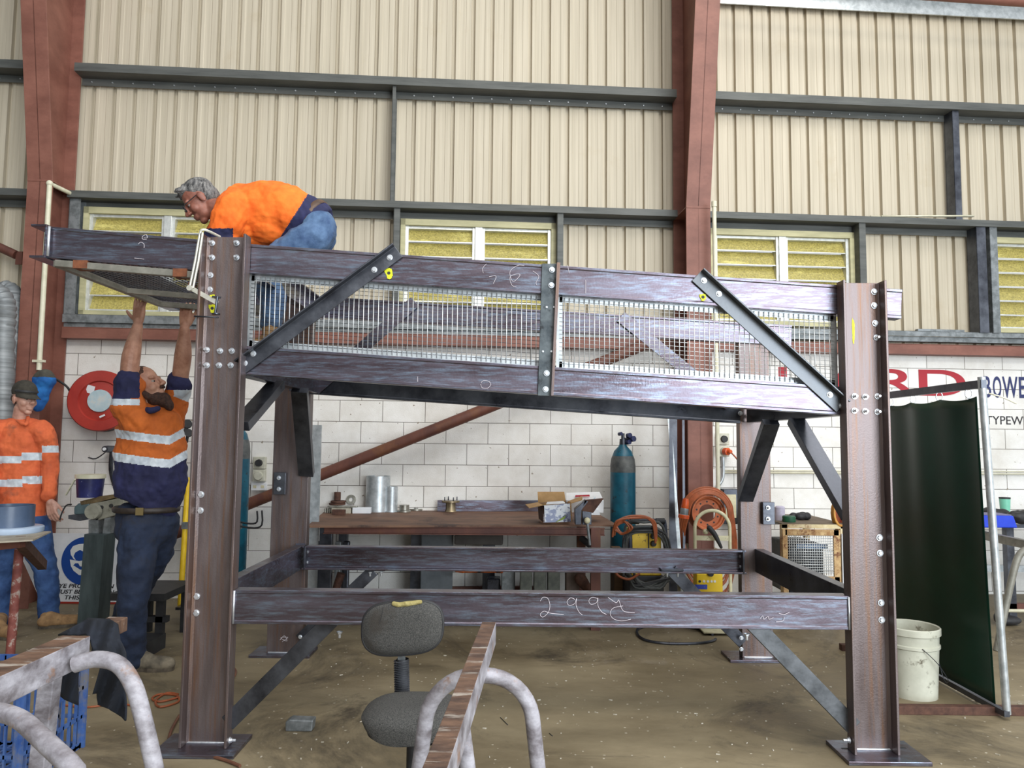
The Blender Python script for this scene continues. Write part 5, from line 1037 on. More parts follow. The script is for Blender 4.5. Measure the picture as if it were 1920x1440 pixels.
for i in range(1,16): z=zb3+(za-zb3)*i/16; b.tube([(xl+.04,Y0-.013,z),(xr-.115,Y0-.013,z)],.0028,5)
mkobj('wire_mesh',b,mWire,CG)
b=B(); b.bb((xl+.1,Y0+.12,.2),(xr-.14,Y0+.6,zm-.1)); mkobj('engine_block',b,mat('engine_dark',S(26,30,36),S(50,56,66),rough=.5,scale=9,c3=S(110,120,134),s3=11,t3=.62,w3=.04),CG,bev=.02)
b=B(); b.bb((xl+.16,Y0+.11,gp2(1,1010,.1).z-.02),(xl+.42,Y0+.12,gp2(1,1010,.1).z+.02)); mkobj('blue_nameplate',b,mat('blue_plate',S(60,100,150),S(150,180,210),rough=.4,scale=60),CG)
b=B(); b.bb((xl+.06,Y0+.65,zm+.0),(xr-.1,Y0+.66,zt2-.04)); mkobj('light_panel',b,mWhite,CG)
# things on the cage
zT=zt2+.006
GL=B(); 
for dx,dy in((0,0),(.05,.01),(.09,.03),(.045,-.03),(.10,-.01)): GL.sph(gp2(1488,950,.3)+V((dx,dy,-.01)),(.045,.035,.03))
q=gp2(1488,950,.3); o=organ('work_gloves',GL,mBlack,None,.006,2,.02,base=V((q.x,q.y,zT))); 
for v in o.data.vertices: pass
o.location.z=zT-min(v.co.z for v in o.data.vertices); tag(o,'black rumpled work gloves lying on top of the mesh cage','gloves')
q=gp2(1479,957,.12); b=B(); b.lathe([(.02,0),(.052,0),(.055,.012),(.052,.025),(.055,.038),(.050,.05),(.02,.05),(.02,0)],(q.x,q.y,zT),n=28); single('green_tape_roll',b,mat('green_tape_roll',S(20,70,46),S(34,96,66),rough=.5,scale=20),'dark green roll of tape on the mesh cage','tape roll',(q.x,q.y,zT))
q=gp2(1462,950,.25); b=B(); b.lathe([(0,0),(.04,0),(.042,.11),(.03,.12),(0,.12)],(q.x,q.y,zT),n=20); single('spray_tin',b,mat('pale_lilac_tin',S(186,180,200),S(214,208,222),rough=.4,scale=12),'pale tin behind the green tape roll on the cage','tin',(q.x,q.y,zT))
HS=thing('hanging_hoses','bunch of orange and red hoses hanging at the right of the mesh cage','hose',gp2(1575,960))
for k in range(9):
    b=B(); x=1568+k*2.4; b.tube(smooth([gp2(x-3,958+k,.1),gp2(x,985,.08+.01*k),gp2(x+2+k*.5,1040,.08),gp2(x+6+k,1120,.08),gp2(x+4,1150,.08)]),.011,7); mkobj('hose_strand',b,mOrangeC if k%3 else mat('red_hose',S(140,48,44),S(170,64,58),rough=.5,scale=10),HS)
for k in range(4):
    b=B(); cc_=gp2(1577,962,.02*k); b.tube([cc_+V((.07*math.cos(2*math.pi*i/18)*(.8+.1*k),0,.13*math.sin(2*math.pi*i/18)*(.8+.08*k))) for i in range(18)],.010,7,closed=True); mkobj('hose_loop',b,mat('amber_hose',S(176,120,50),S(206,150,70),rough=.4,scale=10),HS)
# small flagged items on ledge
for i,(x0,y0,x1,y1,m,lb) in enumerate(((722,622,846,626,mYellow,'yellow strip lying on the wall ledge left of the splice plate'),(920,627,1000,631,mYellow,'shorter yellow strip on the wall ledge close to the splice plate'),(1718,623,1805,629,mGalv,'grey strip lying on the wall ledge right of the right column'))):
    s0,z0=WS(x0,y0,.08); s1,z1=WS(x1,y1,.08); zz_=2.580 if i<2 else 2.588; b=B(WM); b.bb((s0,-.11,zz_),(s1,-.06,zz_+.022)); single('ledge_strip',b,m,lb,'strip',WP(s0,.08,zz_))
s0,_=WS(1690,421,.15); s1,_=WS(1828,415,.15)
for i in range(2): b=B(WM); b.tube([(s0-.3+.1*i,-.12-.02*i,3.73),(s1,-.12-.02*i,3.765+.0*i)],.010,8); single('ledge_rod',b,mPVC,['upper','lower'][i]+' of two thin pale rods resting on the window-head girt at right' if 0 else ['back','front'][i]+' one of two thin pale rods lying on the girt above the right window','rod',WP(s0,.1,3.73))
# ================================================================ right side
XC=2.655; WC=thing('welding_screen','dark green welding curtain on a grey pipe frame at the right','welding screen',(XC,4.8,0))
mGreen=mat('dark_green_vinyl',S(4,44,32),S(10,60,46),rough=.38,scale=1.5,bump=.0,spec=.28)
ya,yb4=4.09,5.45; ztn=1.80
def cur(u,v):
    y=ya+.06+(yb4-ya-.06)*u; z=.06+(1.735-.06)*v; x=XC-.01-.055*z/1.8+.010*math.sin(u*9+v*1.2)*(.3+v)+.005*math.sin(u*25)*v
    if v>.99: z-=.015*abs(math.sin(u*math.pi*4))
    return V((x,y,z))
b=B(); b.grid(cur,60,26); c_=mkobj('curtain',b,mGreen,WC); md=c_.modifiers.new('s','SOLIDIFY'); md.thickness=.004
b=B(); b.tube([(XC+.012,ya,0.03),(XC-.055,ya,1.84)],.020,12); mkobj('post',b,mGalvL,WC); b=B(); b.tube([(XC,yb4,0.03),(XC-.055,yb4,1.84)],.020,12); mkobj('post',b,mGalvL,WC)
b=B(); b.bar((XC-.055,ya-.02,1.80),(XC-.055,yb4,1.80),rect(.03,.045)); mkobj('top_rail',b,mDark,WC); b=B(); b.bar((XC,ya-.02,.035),(XC,yb4,.035),rect(.03,.03)); mkobj('bottom_rail',b,mDark,WC)
b=B(); b.bar((XC-.72,ya+.08,.022),(XC+.75,ya+.08,.022),rect(.05,.044)); mkobj('foot_bar',b,mRustS,WC,bev=.003)
b=B(); b.bar((XC-.3,yb4-.05,.022),(XC+.3,yb4-.05,.022),rect(.05,.044)); mkobj('foot_bar',b,mRustS,WC,bev=.003)
for k in range(5):
    b=B(); y=ya+.12+k*(yb4-ya-.2)/4; b.tube([(XC-.055+.02*math.cos(a),y,1.755+.028*math.sin(a)) for a in [2*math.pi*i/12 for i in range(12)]],.003,6,closed=True); mkobj('hanging_ring',b,mBolt,WC)
b=B(); b.tube(smooth([V((XC,ya-.02,1.74)),PY(1855,738,4.1),PY(1880,745,4.1),PY(1906,757,4.1)]),.004,6); mkobj('tie_wire',b,mPVC,WC)
# bucket
c=V((2.375,4.48,0)); BU=thing('plastic_bucket','dirty white plastic bucket standing between the right column and the green curtain','bucket',c)
mBu=mat('dirty_white_plastic',S(186,186,170),S(212,212,196),rough=.45,scale=4,c3=S(96,88,70),s3=9,t3=.60,w3=.08)
b=B(); b.lathe([(0,.006),(.120,.006),(.122,.0),(.128,0),(.142,.28),(.150,.285),(.150,.30),(.143,.305),(.145,.355),(.155,.36),(.155,.395),(.150,.40),(.142,.395),(.138,.30),(.118,.012),(0,.012)],c,n=48); mkobj('bucket_body',b,mBu,BU)
b=B(); b.tube([c+V((-.15,-.02,.29)),c+V((-.10,-.10,.20)),c+V((.06,-.16,.10)),c+V((.155,-.06,.06)),c+V((.152,0,.29))] if 0 else smooth([c+V((-.02,-.152,.30)),c+V((.06,-.165,.22)),c+V((.14,-.12,.12)),c+V((.165,-.03,.10)),c+V((.15,.03,.29))]),.0022,6); mkobj('wire_handle',b,mDark,BU)
# right trestle
TRS=thing('pipe_trestle','grey bent-pipe trestle at the right edge behind the green curtain','trestle',PZ(1870,1222))
tp=lambda x,y,d=0.:PY(x,y,5.42+d); f0=PZ(1869,1220); 
b=B(); b.tube(smooth([f0,PY(1885,1140,f0.y),PY(1903,1062,f0.y),PY(1915,1036,f0.y),PY(1935,1026,f0.y)],5)+[PY(2010,1024,f0.y),PY(2060,1036,f0.y)],.024,12); mkobj('bent_leg',b,mTube,TRS)
b=B(); a=PY(1930,1022,f0.y); b.bar((a.x,a.y-.1,a.z),(a.x+.05,a.y+1.2,a.z),rect(.05,.06)); mkobj('top_bar',b,mTube,TRS); b=B(); a=PY(1885,1145,f0.y); b.tube([a,a+V((.6,0,0))],.012,8); mkobj('stretcher',b,mPVC,TRS)
# right bench with things
ZR=.82; RB=thing('side_bench','dark steel bench at the right edge against the lettered wall','bench',(4.9,6.7,0)); b=B(); a=PZ(1840,1003,ZR); b.bb((4.05,6.15,ZR-.03),(6.2,7.15,ZR)); mkobj('bench_top',b,mDark,RB); b=B(); b.bb((4.05,6.95,.30),(6.2,7.0,.36)); mkobj('lower_rail',b,mGalvL,RB); b=B(); b.bb((4.05,6.2,.12),(6.2,6.25,.17)); mkobj('lower_rail',b,mRedD,RB)
for x in(4.1,6.1): b=B(); b.bb((x,6.2,0),(x+.06,6.26,ZR-.03)); mkobj('leg',b,mDark,RB); b=B(); b.bb((x,7.05,0),(x+.06,7.11,ZR-.03)); mkobj('leg',b,mDark,RB)
q=PZ(1885,966,ZR); b=B(); b.lathe([(0,0),(.038,0),(.046,.155)],(q.x,q.y,ZR),n=28); CU=single('mint_tumbler',b,mat('mint_green',S(120,200,170),S(140,214,186),rough=.4,scale=4),'mint green tumbler on the right bench','tumbler',(q.x,q.y,ZR)); b=B(); b.lathe([(.047,.152),(.048,.165),(0,.168)],(q.x,q.y,ZR),n=28); mkobj('lid',b,mBlack,CU)
q=PZ(1880,990,ZR); b=B(); b.plate([V((q.x-.16,q.y,ZR+.001)),V((q.x+.12,q.y,ZR+.001)),V((q.x+.09,q.y,ZR+.095)),V((q.x-.16,q.y,ZR+.095))],(0,.2,0)); CB2=single('blue_toolbox',b,mat('blue_plastic',S(18,54,190),S(30,72,214),rough=.35,scale=4),'bright blue plastic case on the right bench','case',(q.x,q.y,ZR),bev=.008); b=B(); b.bb((q.x-.15,q.y+.01,ZR+.096),(q.x+.08,q.y+.19,ZR+.103)); mkobj('grey_insert',b,mat('grey_violet',S(96,92,128),S(120,116,150),rough=.6,scale=6),CB2)
b=B(); q=PZ(1912,984,ZR); 
for dx,dy,rx_ in((0,0,.12),(.14,.05,.15),(-.02,.28,.10),(.3,.0,.14)): b.sph(q+V((dx,dy,.04)),(rx_,.09,.05))
o=organ('black_jacket',b,mBlack,None,.012,2,.04,base=V((q.x,q.y,ZR))); o.location.z=ZR-min(v.co.z for v in o.data.vertices)+.001; tag(o,'crumpled black jacket heaped on the right bench','jacket')
b=B(); q=PZ(1890,1172); b.sph((q.x,q.y,.03),(.11,.06,.04)); b.sph((q.x-.06,q.y,.05),(.05,.05,.05)); o=organ('black_shoe',b,mBlack,None,.008,1,base=q); o.location.z=-min(v.co.z for v in o.data.vertices); tag(o,'black shoe on the floor behind the right trestle leg','shoe')
# ================================================================ floor things
q=PZ(561,1372); b=B(); b.plate([V((q.x-.07,q.y,0)),V((q.x+.062,q.y,0)),V((q.x+.068,q.y,.055)),V((q.x-.05,q.y,.058)),V((q.x-.072,q.y,.045))],(0,.065,0)); single('steel_offcut',b,mGalv,'small grey steel offcut block lying alone on the floor','steel block',q,bev=.006)
q=PZ(1262,1192); b=B(); b.tube([(q.x+.30*math.cos(2*math.pi*i/40)+.03*math.sin(i*.4),q.y+.26*math.sin(2*math.pi*i/40),.010) for i in range(38)],.010,8); single('hose_loop_on_floor',b,mDark,'single loop of dark hose lying on the floor under the frame right','hose',q)
def floorcable(pts,label,m,r=.006,nm='extension_cord'):
    P=[PZ(x,y) for x,y in pts]; P=[V((p.x,p.y,r+.001)) for p in P]; b=B(); b.tube(smooth(P,5),r,8); return single(nm,b,m,label,'cord',P[0])
floorcable([(334,1310),(300,1318),(285,1312),(300,1304),(330,1306),(334,1318),(300,1328),(292,1316),(312,1302),(334,1304)],'orange cord coiled on the floor left of the front left column',mOrangeC)
floorcable([(336,1345),(320,1375),(318,1400),(340,1412),(380,1418),(420,1428),(450,1440)],'brown cord curling around the base of the front left column',mat('brown_cord',S(92,58,44),S(118,78,58),rough=.6,scale=10),.0075)
floorcable([(270,1330),(230,1322),(200,1324),(160,1328),(120,1324)],'orange cord stretched over the floor behind the blue crate',mOrangeC,.005)
floorcable([(428,1246),(442,1260),(436,1274),(424,1280)],'brown cord end showing on the floor just right of the front left column',MATS['brown_cord'],.007)
# black stepped stand behind the reaching man
SB=thing('black_step_stand','black steel step stand on the floor behind the front left column','stand',PZ(310,1245)); z1=PY(300,1108,5.35).z; x0=PY(276,1,5.35).x; x1=PY(345,1,5.35).x
b=B(); b.bb((x0,5.25,z1-.05),(x1+.1,5.75,z1)); mkobj('upper_tread',b,mBlack,SB)
b=B(); b.bb((x0,5.05,.0),(x1+.1,5.3,.10)); mkobj('lower_tread',b,mBlack,SB)
for x in(x0+.02,x1+.02):
    for y in(5.3,5.7): b=B(); b.bb((x,y,0),(x+.05,y+.05,z1-.05)); mkobj('leg',b,mBlack,SB)
b=B(); b.bb((x0,5.3,z1*.45),(x1+.1,5.35,z1*.45+.04)); mkobj('middle_rail',b,mBlack,SB)
# left bench with dish
ZD=.88; LB=thing('work_table','red-legged work table at the left edge carrying a round dish','table',PZ(18,1245)); mTb=mat('stained_table_top',S(140,130,112),S(184,176,160),rough=.6,scale=6)
q=[PZ(-120,1022,ZD),PZ(62,1012,ZD),PZ(96,996,ZD),PZ(-60,992,ZD)]; b=B(); b.plate([V((p.x,p.y,ZD-.008)) for p in q],(0,0,.008)); mkobj('table_top',b,mTb,LB)
b=B(); b.tube([PZ(16,1262),PY(36,1030,PZ(16,1262).y)],.026,14); mkobj('leg',b,mat('flaky_red_leg',S(116,60,54),S(146,84,74),rough=.7,scale=14,c3=S(176,160,150),s3=14,t3=.56,w3=.06),LB)
a=PY(-80,1030,4.28); e=PY(42,1018,4.28); b=B(); b.bar(a,e,rect(.05,.05)); mkobj('front_rail',b,mRedD,LB)
b=B(); a=PY(38,1015,4.35); b.bar(a,PY(80,1060,5.2),rect(.05,.06)); mkobj('side_rail',b,mRustS,LB)
q=PZ(22,998,ZD); b=B(); b.lathe([(0,0),(.162,0),(.168,.008),(.168,.030),(.16,.036),(.0,.036)],(q.x,q.y,ZD),n=48); DI=single('round_dish',b,mat('pale_blue_grey_plastic',S(150,170,196),S(182,198,218),rough=.35,scale=3),'pale blue round plastic lid on the left work table','lid',(q.x,q.y,ZD))
b=B(); b.lathe([(.128,0),(.132,0),(.132,.125),(.128,.125),(.126,.01),(0,.01)],(q.x-.02,q.y,ZD+.037),n=48); single('grey_tub',b,mat('slate_blue_plastic',S(60,74,96),S(82,98,122),rough=.3,scale=3),'slate grey round tub sitting on the pale blue lid at the left','tub',(q.x-.02,q.y,ZD+.037))
# white leaning board behind man 3 legs
a=[PY(40,1045,6.3),PY(60,1040,6.3),PY(104,1160,6.3),PY(84,1175,6.3)]; a[2].z=a[3].z=0; b=B(); b.plate(a,(0,.02,0)); single('leaning_board',b,mWhite,'white board leaning behind the legs of the young man','board',a[3])
# ================================================================ office chair
CH_=thing('office_chair','worn grey swivel chair with torn backrest in the middle foreground','office chair',(-.33,3.05,0)); mF=mat('worn_grey_fabric',S(52,52,52),S(92,91,88),rough=.95,scale=240,detail=3,bump=.5,bscale=320,c3=S(66,62,58),s3=3)
mFo=mat('yellow_foam',S(140,128,78),S(178,166,112),rough=.95,scale=30,bump=.5,bscale=90)
Yc=3.12; c=PY(754,1178,Yc); w2,h2=.164,.106
def back(u,v,s=1.):
    a=2*math.pi*u; r=v; ex=math.copysign(abs(math.cos(a))**.62,math.cos(a)); ez=math.copysign(abs(math.sin(a))**.72,math.sin(a)); x=w2*ex*r; z=h2*ez*r+(.012*(x/w2)); return x,z
def mkback(off,dep,m,nm,inset=0.):
    b=B()
    def fn(u,v):
        x,z=back(u,v); edge=(1-v**6); return c+V((x*(1-inset),-dep*edge-off+.10*x*x*3,z*(1-inset)))
    b.grid(fn,48,12); return mkobj(nm,b,m,CH_)
f_=mkback(.0,.028,mF,'backrest')
b=B(); ring=[c+V((back(i/48,1)[0]*1.01,.006+.3*back(i/48,1)[0]**2,back(i/48,1)[1]*1.01)) for i in range(48)]; b.tube(ring,.007,8,closed=True); mkobj('backrest_edge',b,mBlack,f_)
b=B(); b.grid(lambda u,v:(lambda x,z:c+V((x,.008+.012*(1-v*v)+.3*x*x,z)))(*back(u,v)),48,8); mkobj('backrest_shell',b,mBlack,CH_)
b=B(); limb(b,[c+V((-.035,-.012,h2*.95)),c+V((-.01,-.016,h2*.93)),c+V((.03,-.012,h2*.98)),c+V((.075,-.008,h2*1.02))],[.008,.008,.010,.009],n=8); o=organ('torn_foam',b,mFo,f_,.003,1,.012)
b=B(); b.tube([c+V((-.075,-.03,h2*.86)),c+V((-.080,-.033,h2*.55)),c+V((-.088,-.034,h2*.25))],.0012,5); b.tube([c+V((-.055,-.026,h2*.95)),c+V((-.052,-.034,h2*.75))],.0012,5); mkobj('loose_thread',b,mBlack,f_)
pt=PY(751,1222,Yc+.03); pb=PY(754,1300,Yc+.05); b=B(); prof=[]; n=22
b.box((pt+pb)/2,(.030,.012,(pt-pb).length)); mkobj('back_stem',b,mGalv,CH_)
for i in range(n): pass
b=B(); L=(pt-pb).length*.80
for i in range(15): z=pb.z+L*i/15; b.lathe([(.024,-.003),(.033,0),(.024,.003)],(pb.x+(pt.x-pb.x)*i/15*.8,pb.y,z),n=18)
b.lathe([(.025,0),(.025,L)],(pb.x,pb.y,pb.z),n=18); mkobj('rubber_bellows',b,mat('dark_grey_rubber',S(44,46,50),S(74,76,82),rough=.5,scale=12),CH_)
sc_=PY(806,1325,2.98); SX,SY=.205,.165; zs=PY(800,1300,3.05).z
sc_=V((PY(806,1,3.0).x,2.98,zs-.045))
def seat(u,v):
    a=2*math.pi*u; ex=math.copysign(abs(math.cos(a))**.7,math.cos(a)); ey=math.copysign(abs(math.sin(a))**.7,math.sin(a))
    r=min(v/.7,1.); d=max(0,(v-.7)/.3); rg=1+.05*math.sin(a*5+1)*d
    return sc_+V((SX*ex*r*rg*(1-.12*d*d),SY*ey*r*rg*(1-.10*d*d),.045*(1-r**5)-.060*d*(1+.35*math.sin(a*3+.6))))
b=B(); b.grid(seat,56,18); st=mkobj('seat',b,mF,CH_); 
b=B(); b.grid(lambda u,v:sc_+V((SX*.9*v*math.cos(2*math.pi*u),SY*.9*v*math.sin(2*math.pi*u),-.075)),32,3); mkobj('seat_pan',b,mBlack,CH_)
for x_,y_,dz in((.045,-.150,-.004),(.165,-.085,.0)): b=B(); b.sph(sc_+V((x_,y_,dz)),(.020,.016,.030)); b.sph(sc_+V((x_+.012,y_,dz-.02)),(.014,.014,.02)); o=organ('torn_foam',b,mFo,st,.004,1,.02)
b=B(); b.lathe([(.022,0),(.022,zs-.16)],(sc_.x,sc_.y,.05),n=18); b.lathe([(.032,.10),(.032,zs-.17)],(sc_.x,sc_.y,.05),n=18); mkobj('gas_column',b,mBlack,CH_)
for k in range(5):
    a_=2*math.pi*k/5+.5; b=B(); e=V((sc_.x+.25*math.cos(a_),sc_.y+.25*math.sin(a_),.07)); b.bar((sc_.x,sc_.y,.10),e,rect(.035,.03)); lg=mkobj('base_leg',b,mBlack,CH_,bev=.004); b=B(); b.lathe([(0,-.014),(.024,-.014),(.027,0),(.024,.014),(0,.014)],e+V((0,0,-.040)),(math.sin(a_),-math.cos(a_),0),n=18); mkobj('caster',b,mBlack,lg)
# ================================================================ foreground trestles
mTrT=mat('rusty_painted_bar',S(62,46,40),S(118,90,72),rough=.6,scale=(7,22,7),c3=S(176,168,158),s3=(5,26,5),t3=.56,w3=.12,bump=.25,bscale=40)
mTrS=mat('pale_worn_paint',S(104,98,102),S(176,174,182),rough=.5,scale=(9,9,16),c3=S(140,112,96),s3=11,t3=.58,w3=.1,bump=.2)
ZT=.83; CT=thing('metal_trestle','rusty square-bar trestle with bent pipe legs in the centre foreground','trestle',(-.08,2.0,0))
a0=(PZ(905,1166,ZT)+PZ(929,1166,ZT))/2; a1=(PZ(772,1440,ZT)+PZ(858,1440,ZT))/2; d=(a1-a0).normalized(); a1=a0+d*1.35
wv_=(PZ(929,1166,ZT)-PZ(905,1166,ZT)).length
b=B(); u=d.cross(V((0,0,1))).normalized(); hw=.0245
tp_=[a0-u*hw,a0+u*hw,a1+u*hw,a1-u*hw]
b.add(tp_+[p-V((0,0,.075)) for p in tp_],[(0,1,2,3),(4,7,6,5),(0,4,5,1),(2,6,7,3),(0,3,7,4),(1,5,6,2)])
for i,p in enumerate(b.f): b.mi[i]=0 if i==0 else 1
mkobj('top_bar',b,[mTrT,mTrS],CT,bev=.002,fixn=True)
def hoop(cen,dirv,half,R_,ztop,splay,r,par,m):
    """bent pipe leg pair: straight across under the bar, curved shoulders, legs splaying down to the floor"""
    cen=V(cen); h=V(dirv).normalized(); pts=[]
    for s in(-1,1):
        q=[]
        q.append(cen+h*(s*(half-R_)*.0)+V((0,0,ztop))); q.append(cen+h*(s*(half-R_)*.5)+V((0,0,ztop)))
        for a in range(0,81,10): q.append(cen+h*(s*(half-R_+R_*math.sin(R(a))))+V((0,0,ztop-R_+R_*math.cos(R(a)))))
        e=q[-1]; q.append(V((e.x,e.y,0))+h*(s*splay)); 
        b=B(); b.tube(q,r,16); mkobj('bent_leg',b,m,par)
hy=a0+d*.30; hoop((hy.x,hy.y,0),(1,.06,0),.165,.15,ZT-.09,.075,.0235,CT,mTrS)
hy2=a0+d*1.12; hoop((hy2.x,hy2.y,0),(1,.06,0),.165,.15,ZT-.09,.075,.0235,CT,mTrS)
b=B(); g0=a0+d*.75+V((.0,0,-.07)); b.tube([g0,V((g0.x+.10,g0.y+.10,0.02))],.021,14); mkobj('stay_pipe',b,mTrS,CT)
b=B(); g1=a0+d*1.14+V((.03,0,-.105)); b.tube([g1+V((0,.05,0)),g1+V((0,-.03,0))],.024,16); mkobj('pipe_socket',b,mRustS,CT)
# left trestle
LT=thing('metal_trestle','pale worn trestle with bent pipe legs at the lower left','trestle',(-1.33,2.2,0))
t0=PZ(170,1192,ZT); t1=PZ(0,1268,ZT); d=(t1-t0).normalized(); t1=t0+d*.95; nb=V((d.y,-d.x,0)); 
if nb.y<0: nb=-nb
b=B(); w_=.09; tp_=[t0,t1,t1+nb*w_,t0+nb*w_]; b.add(tp_+[p-V((0,0,.085)) for p in tp_],[(0,1,2,3),(4,7,6,5),(0,4,5,1),(2,6,7,3),(0,3,7,4),(1,5,6,2)])
for i in range(6): b.mi[i]=0 if i==0 else 1
mkobj('top_bar',b,[mTrT,mTrS],LT,bev=.003)
# near hoop leg right and front leg
s_=PY(140,1246,2.30); b=B(); b.tube(smooth([s_,PY(180,1236,2.30),PY(222,1246,2.28),PY(250,1285,2.26),PY(268,1345,2.24),PY(290,1440,2.22)],5)+[V((PY(318,1560,2.2).x,2.18,0.02))],.0245,16); mkobj('bent_leg',b,mTrS,LT)
b=B(); b.tube(smooth([PY(-30,1332,1.9),PY(10,1338,1.88),PY(42,1352,1.84),PY(80,1386,1.78),PY(140,1442,1.7)],5)+[V((PY(300,1600,1.5).x,1.5,.02))],.022,16); mkobj('bent_leg',b,mTrS,LT)
q=PY(95,1300,2.45); b=B(); b.bar((q.x,2.45,ZT-.085),(q.x-.05,2.46,0.0),rect(.05,.05),up=(1,0,0)); mkobj('square_leg',b,mTrS,LT,bev=.003)
b=B(); a=PZ(224,1160,ZT-.02); b.box((a.x-.03,a.y,ZT-.05),(.07,.10,.05)); mkobj('bar_stub',b,mTrT,LT,bev=.003)
# black cloth over the left trestle
mBC=mat('black_cloth',S(14,18,26),S(26,32,44),rough=.9,scale=6,bump=.3,bscale=20)
cx_=a.x-.06; CL=B()
path=[PY(85,1290,2.60),PY(88,1245,2.60),PY(110,1195,2.62),PY(150,1168,2.64),PY(205,1160,2.62),PY(222,1195,2.50),PY(224,1250,2.45),PY(222,1310,2.42)]
def cl_fn(u,v):
    P=smooth(path,6); i=u*(len(P)-1); k=int(min(i,len(P)-2)); f=i-k; p=P[k]*(1-f)+P[k+1]*f
    wdt=.05+.10*math.sin(math.pi*min(1,u*1.1)); return p+V((.02*math.sin(v*9+u*6),(v-.5)*wdt*2,.012*math.sin(v*14+u*9)-.05*abs(v-.5)*(1 if .3<u<.75 else .2)))
CL=B()
outl=[(150,1168),(165,1158),(205,1160),(222,1170),(226,1200),(240,1240),(236,1255),(178,1235),(172,1200),(160,1190),(108,1190)]
def sheet(poly,Y,dy,nm,par=None,bend=.03):
    """a hanging fold of cloth: filled outline with depth ripples"""
    bm=bmesh.new(); vs_=[bm.verts.new((x,y,0)) for x,y in poly]; bm.faces.new(vs_); bmesh.ops.triangulate(bm,faces=bm.faces); bmesh.ops.subdivide_edges(bm,edges=bm.edges,cuts=3,use_grid_fill=True); bmesh.ops.subdivide_edges(bm,edges=bm.edges,cuts=1,use_grid_fill=True)
    b=B(); b.add([PY(v.co.x,v.co.y,Y+dy*(v.co.y-1160)/100+bend*math.sin(v.co.x*.16+v.co.y*.05)) for v in bm.verts],[[w.index for w in f.verts] for f in bm.faces] if not bm.verts.index_update() else [],True); bm.free()
    o=mkobj(nm,b,mBC,par); md=o.modifiers.new('s','SOLIDIFY'); md.thickness=.006; return o
CO=thing('black_cloth','black cloth draped over the end of the left trestle','cloth',PY(190,1180,2.55))
sheet(outl,2.58,-.20,'cloth_top',CO,.02)
sheet([(84,1272),(95,1262),(138,1244),(148,1250),(147,1323),(120,1312),(105,1298),(86,1303)],2.62,.0,'cloth_fold',CO,.02)
sheet([(188,1250),(225,1258),(233,1290),(235,1325),(234,1352),(228,1345),(205,1330),(183,1322),(184,1300),(173,1302)],2.42,.0,'cloth_fold',CO,.02)
# blue milk crate
mCr2=mat('blue_crate_plastic',S(48,80,140),S(78,110,166),rough=.55,scale=8,c3=S(112,112,118),s3=5,t3=.54,w3=.1)
c0=PZ(130,1425); CR=thing('milk_crate','blue plastic lattice crate on the floor under the left trestle','crate',(-2.15,3.35,0)); x0,x1,y0,y1,zc=-2.50,-2.02,3.16,3.62,.42
def lattice(p0,p1,nz,nx,nm):
    b=B(); p0=V(p0);p1=V(p1)
    for k in range(nz+1): z=.01+(zc-.02)*k/nz; b.bar(p0+V((0,0,z)),p1+V((0,0,z)),rect(.012,.016 if 0<k<nz else .028))
    for k in range(nx+1): q=p0+(p1-p0)*k/nx; b.bar(q,q+V((0,0,zc)),rect(.012,.008 if 0<k<nx else .04),up=(p1-p0).normalized())
    mkobj(nm,b,mCr2,CR)
lattice((x0,y0,0),(x1,y0,0),3,9,'side_panel'); lattice((x0,y1,0),(x1,y1,0),3,9,'side_panel'); lattice((x0,y0,0),(x0,y1,0),3,9,'side_panel'); lattice((x1,y0,0),(x1,y1,0),3,9,'side_panel')
b=B(); 
for k in range(12): x=x0+(x1-x0)*k/11; b.bar((x,y0,.012),(x,y1,.012),rect(.012,.012))
for k in range(8): y=y0+(y1-y0)*k/7; b.bar((x0,y,.014),(x1,y,.014),rect(.012,.010))
mkobj('base_grid',b,mCr2,CR)

# scattered swarf and chips on the floor
random.seed(11); db=B()
for i in range(230):
    x=random.uniform(-1.6,3.2); y=random.uniform(2.2,5.6); a=random.uniform(0,3.1); L_=random.choice((.006,.008,.012,.02)); db.box((x,y,.0025),(L_,random.uniform(.003,.007),.004),Matrix.Rotation(a,3,'Z'))
o=mkobj('floor_debris',db,mat('pale_swarf',S(150,142,124),S(206,200,186),rough=.6,scale=30),None,(0,0,0)); tag(o,'pale metal chips and swarf scattered over the concrete floor','debris',kind='stuff')
for (x0,y0,x1,y1) in ((938,1345,952,1359),(1030,1375,1036,1380)):
    a=PZ(x0,y0,.002); e=PZ(x1,y1,.002); b=B(); b.tube([a,e],.002,6); single('wire_offcut',b,mBlack,'thin dark wire offcut on the floor between the trestle legs' if x0<1000 else 'tiny dark wire offcut to the right of the longer one on the floor','wire',a)

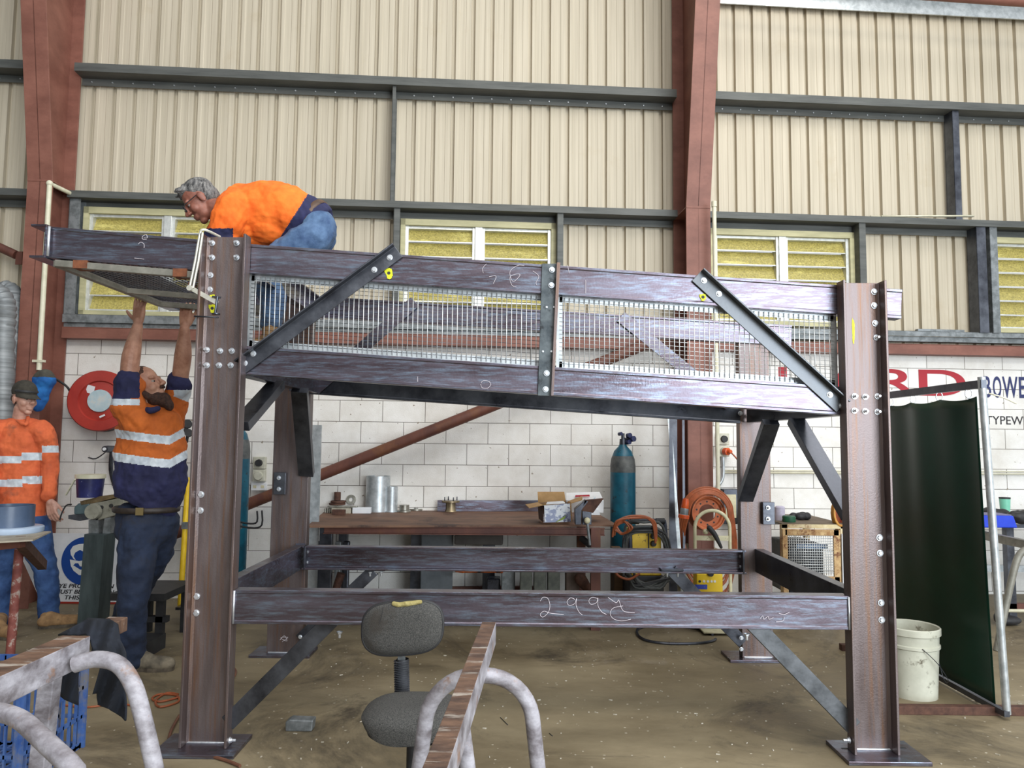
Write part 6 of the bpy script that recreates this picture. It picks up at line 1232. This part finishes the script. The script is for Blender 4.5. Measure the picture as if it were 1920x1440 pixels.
GR_={'thin_plate':'thin upright plates on the bench','stored_post':'posts stored under the bench','ledge_strip':'strips on the wall ledge','ledge_rod':'pale rods on the girt','leaning_bar':'bars leaning by the middle column','extension_cord':'cords on the floor','power_outlet':'cream wall outlets','gas_cylinder':'teal gas cylinders','pipe_flange':'flanges on the workbench','steel_tube_offcut':'silver tubes on the workbench','metal_trestle':'foreground trestles','cardboard_box':'cartons on the workbench','wire_offcut':'wire offcuts on the floor','person':'workers in hi-vis shirts'}
for o in COL.objects:
    if o.parent is None and o.get('label'):
        n_=o.name.split('.')[0]
        if n_ in GR_: o['group']=GR_[n_]
        if n_=='steel_block' and 'under the bench' in o['label']: o['group']='grey blocks under the bench'
# ================================================================ light
def area(nm,loc,target,sx,sy,power,col):
    L=bpy.data.lights.new(nm,'AREA'); L.shape='RECTANGLE'; L.size=sx; L.size_y=sy; L.energy=power; L.color=col
    o=bpy.data.objects.new(nm,L); COL.objects.link(o); o.location=loc; d=V(target)-V(loc); o.rotation_euler=d.to_track_quat('-Z','Y').to_euler(); return o
area('open_roller_door_light',(5.2,-4.8,2.6),(1.2,5.5,1.6),5.4,4.4,800,(.86,.94,1.0))
area('roof_light_strip',(2.6,2.6,7.4),(0,4.8,0),6,1.2,190,(1,.97,.92))
area('roof_light_strip_front',(1.5,-2.5,6.6),(-.3,7,.6),8,1.6,300,(1,.95,.87))
w=bpy.data.worlds.new('world'); scn.world=w; w.use_nodes=True; n=w.node_tree.nodes; l=w.node_tree.links; bg=n['Background']
tc=n.new('ShaderNodeTexCoord'); sp=n.new('ShaderNodeSeparateXYZ'); l.new(tc.outputs['Generated'],sp.inputs[0])
dp=n.new('ShaderNodeVectorMath'); dp.operation='DOT_PRODUCT'; l.new(tc.outputs['Generated'],dp.inputs[0]); dp.inputs[1].default_value=(.90,-.15,.40)
mr=n.new('ShaderNodeMapRange'); mr.interpolation_type='SMOOTHSTEP'; mr.inputs[1].default_value=-.6; mr.inputs[2].default_value=.95; mr.inputs[3].default_value=.09; mr.inputs[4].default_value=1.0; l.new(dp.outputs['Value'],mr.inputs[0]); l.new(mr.outputs[0],bg.inputs[1]); bg.inputs[0].default_value=(.92,.96,1,1)
vs=scn.view_settings; vs.view_transform='Standard'; vs.look='None'; vs.gamma=1; vs.use_curve_mapping=False; vs.exposure=.14
